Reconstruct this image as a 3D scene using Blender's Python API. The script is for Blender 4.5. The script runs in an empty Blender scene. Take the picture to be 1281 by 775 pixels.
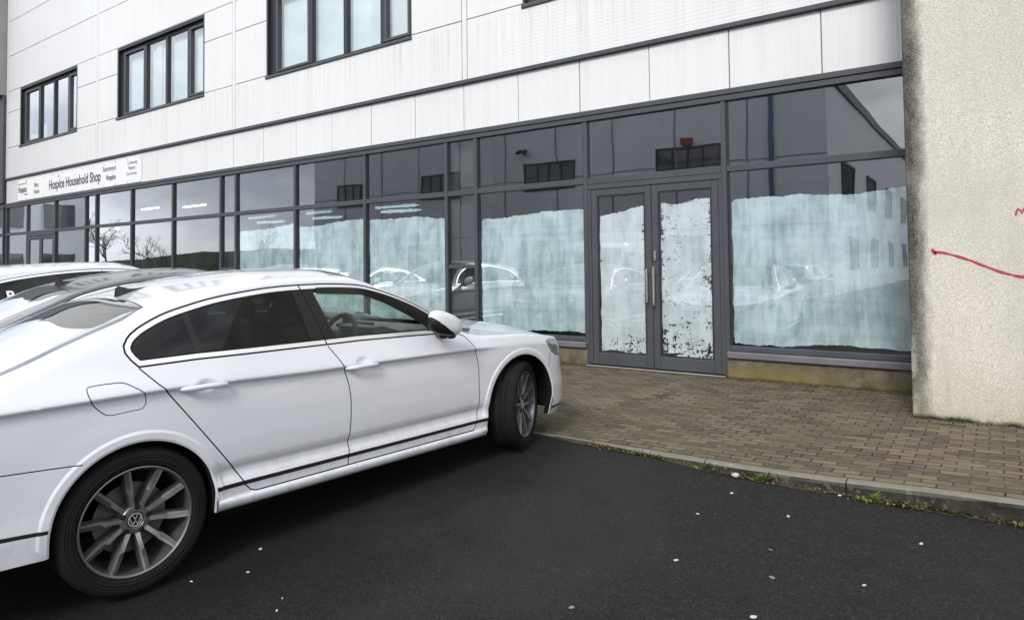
import bpy, math, random, colorsys
from mathutils import Vector, Matrix, geometry
R=math.radians
random.seed(7)
scene=bpy.context.scene
COL=scene.collection

# ---------------------------------------------------------------- helpers
class MB:
    """collects vertices and faces for ONE mesh"""
    def __init__(s): s.v=[]; s.f=[]; s.m=[]; s.n=None
    def add(s,vs,fs,mat=0,M=None):
        o=len(s.v)
        for p in vs:
            p=Vector(p)
            s.v.append(tuple(M@p) if M is not None else tuple(p))
        for f in fs: s.f.append(tuple(i+o for i in f)); s.m.append(mat)
        return s
    def box(s,x0,x1,y0,y1,z0,z1,mat=0,M=None,bev=0.0):
        if bev<=0:
            vs=[(x,y,z) for x in(x0,x1) for y in(y0,y1) for z in(z0,z1)]
            return s.add(vs,[(0,1,3,2),(4,6,7,5),(0,4,5,1),(2,3,7,6),(0,2,6,4),(1,5,7,3)],mat,M)
        b=min(bev,abs(x1-x0)*.45,abs(y1-y0)*.45,abs(z1-z0)*.45)
        vs=[];idx={}
        for i,x in enumerate((x0,x1)):
            for j,y in enumerate((y0,y1)):
                for k,z in enumerate((z0,z1)):
                    sx,sy,sz=(b if i==0 else -b),(b if j==0 else -b),(b if k==0 else -b)
                    idx[i,j,k]=len(vs)
                    vs+=[(x,y+sy,z+sz),(x+sx,y,z+sz),(x+sx,y+sy,z)]
        I=lambda i,j,k,a: idx[i,j,k]+a
        fs=[]
        for i in(0,1): fs.append([I(i,0,0,0),I(i,1,0,0),I(i,1,1,0),I(i,0,1,0)])
        for j in(0,1): fs.append([I(0,j,0,1),I(1,j,0,1),I(1,j,1,1),I(0,j,1,1)])
        for k in(0,1): fs.append([I(0,0,k,2),I(1,0,k,2),I(1,1,k,2),I(0,1,k,2)])
        for j in(0,1):
            for k in(0,1): fs.append([I(0,j,k,1),I(1,j,k,1),I(1,j,k,2),I(0,j,k,2)])
        for i in(0,1):
            for k in(0,1): fs.append([I(i,0,k,0),I(i,1,k,0),I(i,1,k,2),I(i,0,k,2)])
        for i in(0,1):
            for j in(0,1): fs.append([I(i,j,0,0),I(i,j,1,0),I(i,j,1,1),I(i,j,0,1)])
        for i in(0,1):
            for j in(0,1):
                for k in(0,1): fs.append([I(i,j,k,0),I(i,j,k,1),I(i,j,k,2)])
        c=Vector(((x0+x1)/2,(y0+y1)/2,(z0+z1)/2))
        for q,f in enumerate(fs):
            P=[Vector(vs[a]) for a in f]
            n=(P[1]-P[0]).cross(P[2]-P[0])
            if n.dot(sum(P,Vector())/len(P)-c)<0: fs[q]=f[::-1]
        return s.add(vs,fs,mat,M)
    def tube(s,pts,r,n=8,mat=0,M=None,cap=True):
        pts=[Vector(p) for p in pts]; rings=[]
        rr=r if isinstance(r,(list,tuple)) else [r]*len(pts)
        prev=None
        for i,p in enumerate(pts):
            t=(pts[min(i+1,len(pts)-1)]-pts[max(i-1,0)]).normalized()
            if prev is None:
                a=Vector((0,0,1)) if abs(t.z)<.9 else Vector((1,0,0))
                u=t.cross(a).normalized()
            else:
                u=(prev-t*prev.dot(t)).normalized()
            prev=u; w=t.cross(u)
            rings.append([p+(u*math.cos(2*math.pi*k/n)+w*math.sin(2*math.pi*k/n))*rr[i] for k in range(n)])
        vs=[q for g in rings for q in g]; fs=[]
        for i in range(len(pts)-1):
            for k in range(n):
                a=i*n+k; b=i*n+(k+1)%n
                fs.append((a,b,b+n,a+n))
        if cap: fs.append(tuple(range(n))[::-1]); fs.append(tuple((len(pts)-1)*n+k for k in range(n)))
        return s.add(vs,fs,mat,M)
    def lathe(s,prof,n=48,mat=0,M=None,mats=None):
        """prof: list of (radius, axial); axis = local Y"""
        vs=[];fs=[];fm=[]
        for (r,a) in prof:
            for k in range(n):
                t=2*math.pi*k/n; vs.append((r*math.cos(t),a,r*math.sin(t)))
        o=len(s.v); s.add(vs,[],mat,M)
        for i in range(len(prof)-1):
            for k in range(n):
                k2=(k+1)%n
                s.f.append((o+i*n+k,o+i*n+k2,o+(i+1)*n+k2,o+(i+1)*n+k)); s.m.append(mats[i] if mats else mat)
        return s
    def prism(s,poly,d0,d1,mat=0,M=None,axis='y'):
        n=len(poly)
        def P(a,b,d): return (a,d,b) if axis=='y' else ((a,b,d) if axis=='z' else (d,a,b))
        vs=[P(a,b,d0) for a,b in poly]+[P(a,b,d1) for a,b in poly]
        fs=[tuple(range(n))[::-1],tuple(range(n,2*n))]+[(i,(i+1)%n,n+(i+1)%n,n+i) for i in range(n)]
        return s.add(vs,fs,mat,M)
    def ell(s,c,rx,ry,rz,nu=20,nv=12,mat=0,M=None,pw=1.0):
        vs=[];fs=[]
        sg=lambda v:math.copysign(abs(v)**pw,v)
        for j in range(nv+1):
            ph=-math.pi/2+math.pi*j/nv
            for i in range(nu):
                t=2*math.pi*i/nu
                vs.append((c[0]+rx*sg(math.cos(ph))*sg(math.cos(t)),c[1]+ry*sg(math.cos(ph))*sg(math.sin(t)),c[2]+rz*sg(math.sin(ph))))
        for j in range(nv):
            for i in range(nu):
                a=j*nu+i;b=j*nu+(i+1)%nu
                fs.append((a,b,b+nu,a+nu))
        return s.add(vs,fs,mat,M)
    def build(s,name,mats,parent=None,smooth=False,angle=None,loc=None):
        me=bpy.data.meshes.new(name)
        me.from_pydata(s.v,[],s.f); me.update()
        if not isinstance(mats,(list,tuple)): mats=[mats]
        for m in mats: me.materials.append(m)
        me.polygons.foreach_set('material_index',s.m)
        if smooth: me.polygons.foreach_set('use_smooth',[True]*len(me.polygons))
        if s.n: me.normals_split_custom_set_from_vertices(s.n)
        elif smooth and angle: 
            try: me.set_sharp_from_angle(angle=angle)
            except Exception: pass
        o=bpy.data.objects.new(name,me); COL.objects.link(o)
        if parent is not None: o.parent=parent
        if loc: o.location=loc
        return o
def empty(name,loc=(0,0,0),rz=0,label=None,cat=None,group=None):
    o=bpy.data.objects.new(name,None); o.empty_display_size=.2; COL.objects.link(o)
    o.location=loc; o.rotation_euler=(0,0,rz)
    if label: tag(o,label,cat,group)
    return o
def tag(o,label=None,cat=None,group=None,kind=None):
    if label: o['label']=label
    if cat: o['category']=cat
    if group: o['group']=group
    if kind: o['kind']=kind
    return o
def copy_tree(o,parent=None):
    c=o.copy(); COL.objects.link(c)
    if parent is not None:
        c.parent=parent; c.matrix_parent_inverse=o.matrix_parent_inverse.copy()
    for ch in list(o.children): copy_tree(ch,c)
    return c
def text_mesh(txt,size,mat,name,parent,loc,rot,sx=1.0,bold=0.0,align='LEFT',ext=.002):
    cu=bpy.data.curves.new(name,'FONT'); cu.body=txt; cu.size=size; cu.extrude=ext; cu.offset=bold; cu.align_x=align
    t=bpy.data.objects.new(name,cu); COL.objects.link(t)
    dg=bpy.context.evaluated_depsgraph_get(); me=bpy.data.meshes.new_from_object(t.evaluated_get(dg))
    bpy.data.objects.remove(t); bpy.data.curves.remove(cu)
    me.materials.clear(); me.materials.append(mat)
    o=bpy.data.objects.new(name,me); COL.objects.link(o); o.parent=parent
    o.location=loc; o.rotation_euler=rot; o.scale=(sx,1,1)
    return o

# ---------------------------------------------------------------- materials
def newmat(name):
    m=bpy.data.materials.new(name); m.use_nodes=True
    nt=m.node_tree; nt.nodes.clear()
    out=nt.nodes.new('ShaderNodeOutputMaterial')
    return m,nt,out
class G:
    """tiny node graph helper"""
    def __init__(s,nt): s.nt=nt
    def n(s,t,**kw):
        nd=s.nt.nodes.new(t)
        for k,v in kw.items(): setattr(nd,k,v)
        return nd
    def l(s,a,b): s.nt.links.new(a,b)
    def val(s,sock,v):
        if isinstance(v,bpy.types.NodeSocket): s.l(v,sock)
        elif isinstance(v,(tuple,list)): sock.default_value=(*v,1) if len(v)==3 and sock.type=='RGBA' else v
        else: sock.default_value=v
    def math(s,op,a,b=0.5,c=None,clamp=False):
        nd=s.n('ShaderNodeMath',operation=op,use_clamp=clamp); s.val(nd.inputs[0],a); s.val(nd.inputs[1],b)
        if c is not None: s.val(nd.inputs[2],c)
        return nd.outputs[0]
    def mix(s,f,a,b,blend='MIX'):
        nd=s.n('ShaderNodeMix',data_type='RGBA',blend_type=blend); s.val(nd.inputs[0],f); s.val(nd.inputs[6],a); s.val(nd.inputs[7],b)
        return nd.outputs[2]
    def coord(s,kind='Object',scale=(1,1,1),loc=(0,0,0),rot=(0,0,0)):
        tc=s.n('ShaderNodeTexCoord'); mp=s.n('ShaderNodeMapping'); s.l(tc.outputs[kind],mp.inputs[0])
        mp.inputs['Scale'].default_value=scale; mp.inputs['Location'].default_value=loc; mp.inputs['Rotation'].default_value=rot
        return mp.outputs[0]
    def world(s,scale=(1,1,1)):
        g=s.n('ShaderNodeNewGeometry'); mp=s.n('ShaderNodeMapping'); s.l(g.outputs['Position'],mp.inputs[0]); mp.inputs['Scale'].default_value=scale
        return mp.outputs[0]
    def noise(s,vec,scale=5,detail=4,rough=.55,dist=0,out=0):
        nd=s.n('ShaderNodeTexNoise'); s.l(vec,nd.inputs['Vector']); nd.inputs['Scale'].default_value=scale
        nd.inputs['Detail'].default_value=detail; nd.inputs['Roughness'].default_value=rough; nd.inputs['Distortion'].default_value=dist
        return nd.outputs[out]
    def ramp(s,f,stops,interp='LINEAR'):
        nd=s.n('ShaderNodeValToRGB'); s.val(nd.inputs[0],f); cr=nd.color_ramp; cr.interpolation=interp
        while len(cr.elements)<len(stops): cr.elements.new(.5)
        for e,(p,c) in zip(cr.elements,stops):
            e.position=p; e.color=(c,c,c,1) if not isinstance(c,(tuple,list)) else (*c,1)
        return nd.outputs[0]
    def sep(s,v):
        nd=s.n('ShaderNodeSeparateXYZ'); s.l(v,nd.inputs[0]); return nd.outputs
    def bump(s,h,strength=.3,dist=.01,normal=None):
        nd=s.n('ShaderNodeBump'); s.val(nd.inputs['Height'],h); nd.inputs['Strength'].default_value=strength; nd.inputs['Distance'].default_value=dist
        if normal is not None: s.l(normal,nd.inputs['Normal'])
        return nd.outputs[0]
    def pbsdf(s,base,rough=.5,metal=0,normal=None,coat=0,spec=.5,alpha=None,coatr=.03):
        nd=s.n('ShaderNodeBsdfPrincipled'); s.val(nd.inputs['Base Color'],base); s.val(nd.inputs['Roughness'],rough); s.val(nd.inputs['Metallic'],metal)
        nd.inputs['Coat Weight'].default_value=coat; nd.inputs['Coat Roughness'].default_value=coatr; s.val(nd.inputs['Specular IOR Level'],spec)
        if normal is not None: s.l(normal,nd.inputs['Normal'])
        if alpha is not None: s.val(nd.inputs['Alpha'],alpha)
        return nd.outputs[0]
def simple(name,base,rough=.5,metal=0,coat=0,var=.06,scale=6,bump=0,bscale=80,spec=.5):
    m,nt,out=newmat(name); g=G(nt)
    v=g.coord('Object'); n=g.noise(v,scale,4)
    c=g.mix(g.math('MULTIPLY',g.ramp(n,[(.3,0),(.7,1)]),1.0),tuple(x*(1-var) for x in base),tuple(min(1,x*(1+var)) for x in base))
    nm=g.bump(g.noise(v,bscale,3),bump,.004) if bump else None
    rg=g.math('ADD',g.math('MULTIPLY',g.noise(v,scale*2.3,3),.12),max(.0,rough-.06))
    g.l(g.pbsdf(c,rg,metal,nm,coat,spec),out.inputs[0]); return m

def mat_glass(name,tint=(.72,.83,.80),boost=1.5,ior=1.52,wav=.25,dirt=.05,wscale=.9):
    m,nt,out=newmat(name); g=G(nt)
    v=g.world(); nm=g.bump(g.noise(v,wscale,2,.4),wav,.02) if wav else None
    ge=g.n('ShaderNodeNewGeometry'); dt=g.n('ShaderNodeVectorMath',operation='DOT_PRODUCT'); g.l(ge.outputs['Incoming'],dt.inputs[0]); g.l(ge.outputs['Normal'],dt.inputs[1])
    cs=g.math('SUBTRACT',1.0,g.math('ABSOLUTE',dt.outputs['Value']),clamp=True)
    f0=((ior-1)/(ior+1))**2
    f=g.math('MULTIPLY',g.math('MULTIPLY_ADD',g.math('POWER',cs,5.0),1-f0,f0),boost,clamp=True)
    gl=g.n('ShaderNodeBsdfGlossy'); gl.inputs['Roughness'].default_value=0.0; gl.inputs['Color'].default_value=(.96,.98,1,1)
    if nm is not None: g.l(nm,gl.inputs['Normal'])
    tr=g.n('ShaderNodeBsdfTransparent'); tr.inputs['Color'].default_value=(*tint,1)
    mx=g.n('ShaderNodeMixShader'); g.l(f,mx.inputs[0]); g.l(tr.outputs[0],mx.inputs[1]); g.l(gl.outputs[0],mx.inputs[2])
    df=g.n('ShaderNodeBsdfDiffuse'); df.inputs['Color'].default_value=(.5,.5,.48,1)
    d=g.math('MULTIPLY',g.ramp(g.noise(g.world((1,1,.35)),3.2,6,.65),[(.42,0),(.75,1)]),dirt)
    m2=g.n('ShaderNodeMixShader'); g.l(d,m2.inputs[0]); g.l(mx.outputs[0],m2.inputs[1]); g.l(df.outputs[0],m2.inputs[2])
    g.l(m2.outputs[0],out.inputs[0]); return m

def mat_paint(name,base,rough=.22,dirt=.5,metal=0.0):
    m,nt,out=newmat(name); g=G(nt)
    v=g.coord('Object')
    z=g.sep(v)[2]
    low=g.ramp(z,[(.22,1),(.62,0)])
    spl=g.ramp(g.noise(g.coord('Object',(1,1,.6)),9,8,.75),[(.45,0),(.72,1)])
    fine=g.ramp(g.noise(v,160,2,.5),[(.55,0),(.72,1)])
    d=g.math('MULTIPLY',g.math('MULTIPLY',low,g.math('ADD',spl,g.math('MULTIPLY',fine,.5)),clamp=True),dirt)
    d=g.math('ADD',d,g.math('MULTIPLY',g.ramp(g.noise(v,3.5,6,.7),[(.5,0),(.8,1)]),.02))
    c=g.mix(d,base,(.20,.175,.15))
    rg=g.math('ADD',g.math('MULTIPLY',d,.35),rough)
    g.l(g.pbsdf(c,rg,metal,None,.7,.5,coatr=.04),out.inputs[0]); return m

M={}
M['paint_white']=mat_paint('white_car_paint',(.635,.65,.70),.16,.42)
M['paint_silver']=mat_paint('silver_car_paint',(.55,.56,.59),.25,.4,.55)
M['paint_grey']=mat_paint('dark_grey_car_paint',(.09,.095,.11),.22,.3,.4)
M['paint_blue']=mat_paint('blue_car_paint',(.05,.09,.18),.25,.3,.3)
M['black_trim']=simple('black_trim',(.012,.012,.013),.35,spec=.4)
M['gloss_black']=simple('gloss_black',(.008,.008,.009),.16,coat=.15,spec=.3)
M['seam']=simple('seam_dark',(.012,.012,.013),.8,spec=.1)
M['chrome']=simple('chrome',(.86,.87,.89),.38,.75,var=.02)
M['satin']=simple('satin_strip',(.022,.020,.019),.3,.2)
M['rubber']=simple('tyre_rubber',(.0095,.0095,.010),.85,var=.3,scale=9,bump=.25,bscale=60,spec=.2)
M['rim']=simple('rim_anthracite',(.17,.17,.175),.38,.75,var=.12)
M['rim_cut']=simple('rim_machined',(.42,.42,.43),.32,.8,var=.05)
M['disc']=simple('brake_disc',(.14,.13,.125),.5,.8,var=.2)
M['cloth_dark']=simple('interior_dark',(.035,.035,.037),.8,var=.2,scale=20)
M['cloth_grey']=simple('interior_grey',(.10,.105,.105),.75,var=.15)
M['liner']=simple('arch_liner',(.008,.008,.009),.95,spec=.05)
M['cglass']=mat_glass('car_glass_clear',(.84,.92,.88),1.1,1.5,0,.02)
M['cglass_dark']=mat_glass('car_glass_privacy',(.045,.052,.065),.75,1.5,0,.02)
M['cglass_rear']=mat_glass('car_glass_rear',(.14,.15,.16),2.2,1.5,0,.02)
M['screen_edge']=simple('screen_edge_band',(.035,.05,.085),.15,coat=.3,spec=.3)
M['lamp']=simple('headlamp_inner',(.30,.32,.34),.18,.6,coat=1)
M['lamp_red']=simple('tail_lamp_red',(.35,.012,.012),.12,coat=1)
M['plate']=simple('number_plate',(.75,.75,.73),.4)
M['white_text']=simple('emblem_light',(.62,.62,.63),.3,.6)
# ---------------------------------------------------------------- car surface
def pchip(keys):
    xs=[k[0] for k in keys]; ys=[k[1] for k in keys]; n=len(xs)
    h=[xs[i+1]-xs[i] for i in range(n-1)]; d=[(ys[i+1]-ys[i])/h[i] for i in range(n-1)]
    m=[0.0]*n; m[0]=d[0]; m[-1]=d[-1]
    for i in range(1,n-1):
        if d[i-1]*d[i]<=0: m[i]=0.0
        else:
            a=2*h[i]+h[i-1]; b=h[i]+2*h[i-1]; m[i]=(a+b)/(a/d[i-1]+b/d[i])
    def f(x):
        if x<=xs[0]: return ys[0]
        if x>=xs[-1]: return ys[-1]
        lo,hi=0,n-1
        while hi-lo>1:
            mid=(lo+hi)//2
            if xs[mid]<=x: lo=mid
            else: hi=mid
        t=(x-xs[lo])/h[lo]; t2=t*t; t3=t2*t
        return (2*t3-3*t2+1)*ys[lo]+(t3-2*t2+t)*h[lo]*m[lo]+(3*t2-2*t3)*ys[lo+1]+(t3-t2)*h[lo]*m[lo+1]
    return f
def sst(a,b,x):
    t=(x-a)/(b-a); t=0.0 if t<0 else 1.0 if t>1 else t
    return t*t*(3-2*t)
WB=2.77; WR=.334; FX=2.735
HANDLES=((.325,.907),(1.27,.882))
class Shape: pass
def saloon():
    s=Shape()
    s.x0,s.x1=-1.115,3.66
    s.W0=pchip([(-1.2,.885),(-.5,.900),(0,.912),(.6,.916),(1.4,.916),(2.2,.911),(2.8,.905),(3.2,.90),(3.7,.90)])
    s.zc=pchip([(-1.12,.915),(-.5,.925),(0,.922),(.96,.880),(1.4,.865),(2.18,.834),(2.6,.81),(3.1,.76),(3.66,.60)])
    s.zs=pchip([(-1.12,.34),(-.4,.295),(.36,.262),(1.3,.232),(2.35,.199),(3.1,.185),(3.66,.165)])
    s.zr=pchip([(-1.115,.86),(-1.07,.925),(-1.0,.955),(-.8,.978),(-.6,.990),(-.52,1.000),(-.42,1.030),(-.2,1.119),(-.05,1.181),(.05,1.222),(.17,1.272),(.32,1.309),(.47,1.336),(.67,1.358),(.85,1.370),(1.0,1.373),(1.18,1.368),(1.38,1.350),(1.52,1.320),(1.64,1.278),(1.77,1.222),(1.85,1.178),(1.95,1.114),(2.05,1.04),(2.15,.975),(2.25,.925),(2.4,.896),(2.8,.868),(3.1,.825),(3.3,.785),(3.45,.745),(3.58,.715),(3.64,.70),(3.66,.69)])
    s.Pc=pchip([(-1.115,.86),(-1.09,.95),(-1.04,1.005),(-.8,1.022),(-.60,1.0235),(-.52,1.030),(-.42,1.064),(-.2,1.153),(0,1.235),(.2,1.317),(.4,1.378),(.65,1.425),(.95,1.452),(1.2,1.454),(1.4,1.437),(1.55,1.40),(1.8,1.295),(2.1,1.135),(2.36,.99),(2.42,.985),(2.6,.972),(3.0,.925),(3.3,.865),(3.5,.805),(3.6,.755),(3.64,.725),(3.66,.69)])
    s.crown=lambda x:(2.2+.9*(1-sst(.12,.40,x)) if x<1 else 2.2, 1.75-.35*sst(1.9,2.4,x))
    s.nose,s.tail=2.95,-.5
    return s
def halfw(s,x):
    k=1.0
    if x>s.nose:
        t=min(1.0,(x-s.nose)/(s.x1-s.nose)); k=max(0.0,1-t**2.8)**(1/2.4)
    elif x<s.tail:
        t=min(1.0,(s.tail-x)/(s.tail-s.x0)); k=max(0.0,1-t**3.0)**(1/2.7)
    return s.W0(x)*k,k
prof_above=pchip([(0,0),(.015,-.004),(.03,-.011),(.06,-.027),(.09,-.043),(.12,-.058),(.2,-.095),(.3,-.147),(.4,-.203),(.5,-.262),(.65,-.36)])
prof_below=pchip([(-.8,-.012),(-.35,-.008),(-.2,-.009),(-.09,-.014),(-.045,-.017),(-.02,-.014),(-.007,-.006),(0,0)])
prof_below_n=pchip([(-.8,-.012),(-.35,-.008),(-.2,-.006),(-.1,-.003),(0,0)])
prof_swage=pchip([(.2,-.06),(.262,-.020),(.275,-.004),(.30,.004),(.314,.0),(.321,-.014),(.345,-.013),(.365,-.010),(.386,-.006),(.40,-.009),(.43,-.020),(.455,-.022),(.48,-.013),(.51,-.005),(.60,0)])
prof_bump=pchip([(.12,-.08),(.2,-.03),(.26,-.008),(.34,-.002),(.42,.004),(.5,0.0),(.6,0)])
def Yside(s,x,z):
    W,k=halfw(s,x); zc=s.zc(x); dz=z-zc
    if dz>=0: d=prof_above(dz)
    else:
        a=1-sst(2.2,2.5,x); d=a*prof_below(dz)+(1-a)*prof_below_n(dz)
    sm=sst(.25,.42,x)*(1-sst(2.28,2.42,x))
    d+=sm*prof_swage(z+.0313*(x-.35))+(1-sm)*prof_bump(z)
    for wx,r0 in ((0.0,.365),(FX,.39)):
        r=((x-wx)**2+(z-.345)**2)**.5
        d+=(.0065*(1-sst(r0+.026,r0+.040,r))+.004*(1-sst(r0+.03,r0+.16,r)))*sst(.25,.33,z)
    for hx,hz in HANDLES:
        e=((x-hx)/.062)**2+((z-hz)/.036)**2
        if e<1: d-=.014*(1-e)**1.5
    # plan taper of the cabin towards front and back
    if z>zc:
        d-= (z-zc)*(.16*(1-sst(-.3,.5,x)) if x<.5 else .14*sst(1.3,2.2,x))*(1-sst(2.3,2.6,x))
    y=W+d*min(1.0,k*1.0)
    return max(y,0.0)
def Spt(s,x,z=None,w=None):
    """side point (x,z) or top point (x,w): w=1 at the rail, 0 on the centre line"""
    if z is not None: y=Yside(s,x,z)
    else:
        zr=s.zr(x); yr=Yside(s,x,zr); y=yr*w
        n,m=s.crown(x); c=max(0.0,1-w**n)**(1/m)
        sh=.33*sst(1.3,1.9,x)
        pc=s.Pc(min(s.x1,x+sh*w*w))
        if x>2.95: pc=max(pc,zr)
        z=zr+(pc-zr)*c if pc>zr else zr
        if x<2.6 and pc<=zr: z=zr+.0*c
    g=sst(3.15,3.66,x)
    X=x-g*.13*max(0.0,min(1.0,(z-.42)/.4))-g*.10*max(0.0,min(1.0,(.30-z)/.15))
    g=sst(-.75,-1.115,x)
    X+=g*.06*max(0.0,min(1.0,(.5-z)/.2))-g*.03*sst(.85,.98,z)
    return (X,y,z)
# ---------------------------------------------------------------- car builder
def offset_poly(P,d):
    """inward offset of a closed polygon"""
    n=len(P); A=sum(P[i][0]*P[(i+1)%n][1]-P[(i+1)%n][0]*P[i][1] for i in range(n))
    sg=1 if A>0 else -1; out=[]
    for i in range(n):
        p=Vector(P[i-1]);q=Vector(P[i]);r=Vector(P[(i+1)%n])
        a=(q-p).normalized();b=(r-q).normalized()
        na=Vector((-a.y,a.x))*sg;nb=Vector((-b.y,b.x))*sg
        m=na+nb
        m=m.normalized() if m.length>1e-6 else na
        out.append(tuple(q+m*d/max(.35,m.dot(na))))
    return out
def strip_poly(L,w):
    """thin closed band around an open polyline"""
    a=[];b=[];n=len(L)
    for i in range(n):
        p=Vector(L[max(0,i-1)]);r=Vector(L[min(n-1,i+1)])
        t=(r-p).normalized(); nn=Vector((-t.y,t.x))*w/2
        a.append(tuple(Vector(L[i])+nn));b.append(tuple(Vector(L[i])-nn))
    return a+b[::-1]
def smooth_line(L,step=.03,closed=False):
    """Catmull-Rom through points"""
    P=[Vector(p) for p in L];n=len(P);out=[]
    rng=n if closed else n-1
    for i in range(rng):
        p0=P[i-1] if (closed or i>0) else P[0]*2-P[1]
        p1=P[i];p2=P[(i+1)%n]
        p3=P[(i+2)%n] if (closed or i+2<n) else P[-1]*2-P[-2]
        k=max(1,int((p2-p1).length/step))
        for j in range(k):
            t=j/k
            out.append(tuple(.5*((2*p1)+(p2-p0)*t+(2*p0-5*p1+4*p2-p3)*t*t+(3*p1-p0-3*p2+p3)*t**3)))
    if not closed: out.append(tuple(P[-1]))
    return out
def dense(L,step=.03,closed=False):
    out=[];n=len(L)
    for i in range(n if closed else n-1):
        a=Vector(L[i]);b=Vector(L[(i+1)%n]);k=max(1,int((b-a).length/step))
        out+= [tuple(a.lerp(b,j/k)) for j in range(k)]
    if not closed: out.append(tuple(L[-1]))
    return out
def inpoly(p,P):
    x,y=p;c=False;n=len(P);j=n-1
    for i in range(n):
        xi,yi=P[i];xj,yj=P[j]
        if (yi>y)!=(yj>y) and x<(xj-xi)*(y-yi)/(yj-yi)+xi: c=not c
        j=i
    return c
class Region:
    def __init__(s,poly): 
        s.P=poly; xs=[p[0] for p in poly];ys=[p[1] for p in poly]; s.b=(min(xs),max(xs),min(ys),max(ys))
    def has(s,p): return s.b[0]<=p[0]<=s.b[1] and s.b[2]<=p[1]<=s.b[3] and inpoly(p,s.P)

GASKET=[(.034,1.03),(.006,1.065),(-.012,1.10),(-.012,1.135),(.010,1.168),(.064,1.209),(.188,1.264),(.325,1.300),(.471,1.328),(.674,1.350),(.83,1.360),(.989,1.362),(1.188,1.357),(1.396,1.339),(1.536,1.306),(1.676,1.257),(1.816,1.194),(1.905,1.141),(1.96,1.101),(2.02,1.044),(2.065,.992),(2.085,.962)]
def build_car_shape(s,hatch=False):
    """returns dict part-> list of (verts, normals, faces, material keys) for right half; mirrored by caller"""
    # arc length tables
    N=900; tab=[]; S=0; px=None
    xs=[]
    for i in range(N+1):
        t=i/N
        e=.5-.5*math.cos(math.pi*t)
        x=s.x0+(s.x1-s.x0)*e
        w=halfw(s,x)[0]
        if px: S+=math.hypot(x-px[0],w-px[1])
        px=(x,w); tab.append((x,S))
    def Sx(x):
        lo,hi=0,N
        while hi-lo>1:
            m=(lo+hi)//2
            if tab[m][0]<=x: lo=m
            else: hi=m
        a,b=tab[lo],tab[hi]
        return a[1]+(b[1]-a[1])*(x-a[0])/max(1e-9,b[0]-a[0])
    def Xs(S):
        lo,hi=0,N
        while hi-lo>1:
            m=(lo+hi)//2
            if tab[m][1]<=S: lo=m
            else: hi=m
        a,b=tab[lo],tab[hi]
        return a[0]+(b[0]-a[0])*(S-a[1])/max(1e-9,b[1]-a[1])
    Smax=S; QS=1.0; QT=.75
    def d_side(p):
        x=min(max(p[0],s.x0),s.x1); zs,zr=s.zs(x),s.zr(x)
        return (Sx(x),max(0.0,min(1.0,(p[1]-zs)/(zr-zs)))*QS)
    def d_top(p):
        x=min(max(p[0],s.x0),s.x1); return (Sx(x),QS+(1-p[1])*QT)
    def P3(d):
        x=Xs(min(max(d[0],0),Smax))
        if d[1]<=QS:
            zs,zr=s.zs(x),s.zr(x); return Spt(s,x,z=zs+d[1]/QS*(zr-zs))
        return Spt(s,x,w=max(0.0,1-(d[1]-QS)/QT))
    SP=lambda L,closed=True:[d_side(p) for p in L]
    TP=lambda L:[d_top(p) for p in L]
    reg={}; lines=[]
    def R_(name,poly): reg[name]=Region(poly); lines.append((poly,True))
    def arch(cx,r,zb=-.3):
        L=[(cx+r*math.cos(a),.345+r*math.sin(a)) for a in [math.pi*i/28 for i in range(29)]]
        return dense([(cx+r,.05)]+[(cx+r,.2)]+L+[(cx-r,.2),(cx-r,.05)],.03,True)
    def arch_d(cx,r):
        P=arch(cx,r); out=[]
        for x,z in P:
            zs,zr=s.zs(x),s.zr(x); out.append((Sx(x),max(-.2,(z-zs)/(zr-zs)*QS)))
        return out
    hatchshift=0
    A1=arch_d(0,.365);A2=arch_d(FX,.39)
    reg['arch_r']=Region(A1);reg['arch_f']=Region(A2)
    clampq=lambda P:[(a,max(0.0,b)) for a,b in P]
    lines.append((clampq(A1),True));lines.append((clampq(A2),True))
    gk=GASKET if not hatch else [(x-.25 if x<.3 else x, z+.0) for x,z in GASKET]
    if hatch: gk=[(-.36,1.03),(-.40,1.10),(-.38,1.20),(-.30,1.27),(-.15,1.32),(.1,1.365),(.45,1.402),(.83,1.418),(1.188,1.408),(1.396,1.385),(1.536,1.345),(1.676,1.288),(1.816,1.214),(1.905,1.153),(1.96,1.11),(2.02,1.05),(2.065,.995),(2.085,.962)]
    top=smooth_line(gk,.03)
    belt=dense([(2.085,.962),(1.994,.963),(1.647,.983),(1.289,1.001),(1.062,1.006),(.569,1.02),(.306,1.029),gk[0]],.05)[1:-1]
    O=top+belt
    O1=offset_poly(O,.009);O2=offset_poly(O,.030);O3=offset_poly(O,.038)
    for nm,P in(('dlo0',O),('dlo1',O1),('dlo2',O2),('dlo3',O3)): R_(nm,SP(P))
    # pillar edges (x as a function of z)
    lin=lambda a,b:(lambda z:a[0]+(b[0]-a[0])*(z-a[1])/(b[1]-a[1]))
    if not hatch:
        e_q1=lin((.306,1.029),(.287,1.261));e_q2=lin((.342,1.032),(.316,1.267))
    else:
        e_q1=lin((.27,1.03),(.20,1.36));e_q2=lin((.31,1.03),(.24,1.36))
    e_b1=lin((.968,1.007),(.937,1.344));e_b2=lin((1.137,1.003),(1.072,1.326))
    e_gap=lin((1.061,1.002),(.992,1.363)); e_m=lin((1.925,.965),(1.895,1.15))
    for e in (e_q1,e_q2,e_b1,e_b2,e_m): lines.append((SP([(e(z),z) for z in [1.02+.02*i for i in range(20)] if z<s.zr(e(z))-.005]),False))
    R_('bpgap',SP(strip_poly([(e_gap(z),z) for z in (1.0,1.1,1.2,1.3,1.358+(.05 if hatch else 0))],.008)))
    zt=lambda x:None
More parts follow.
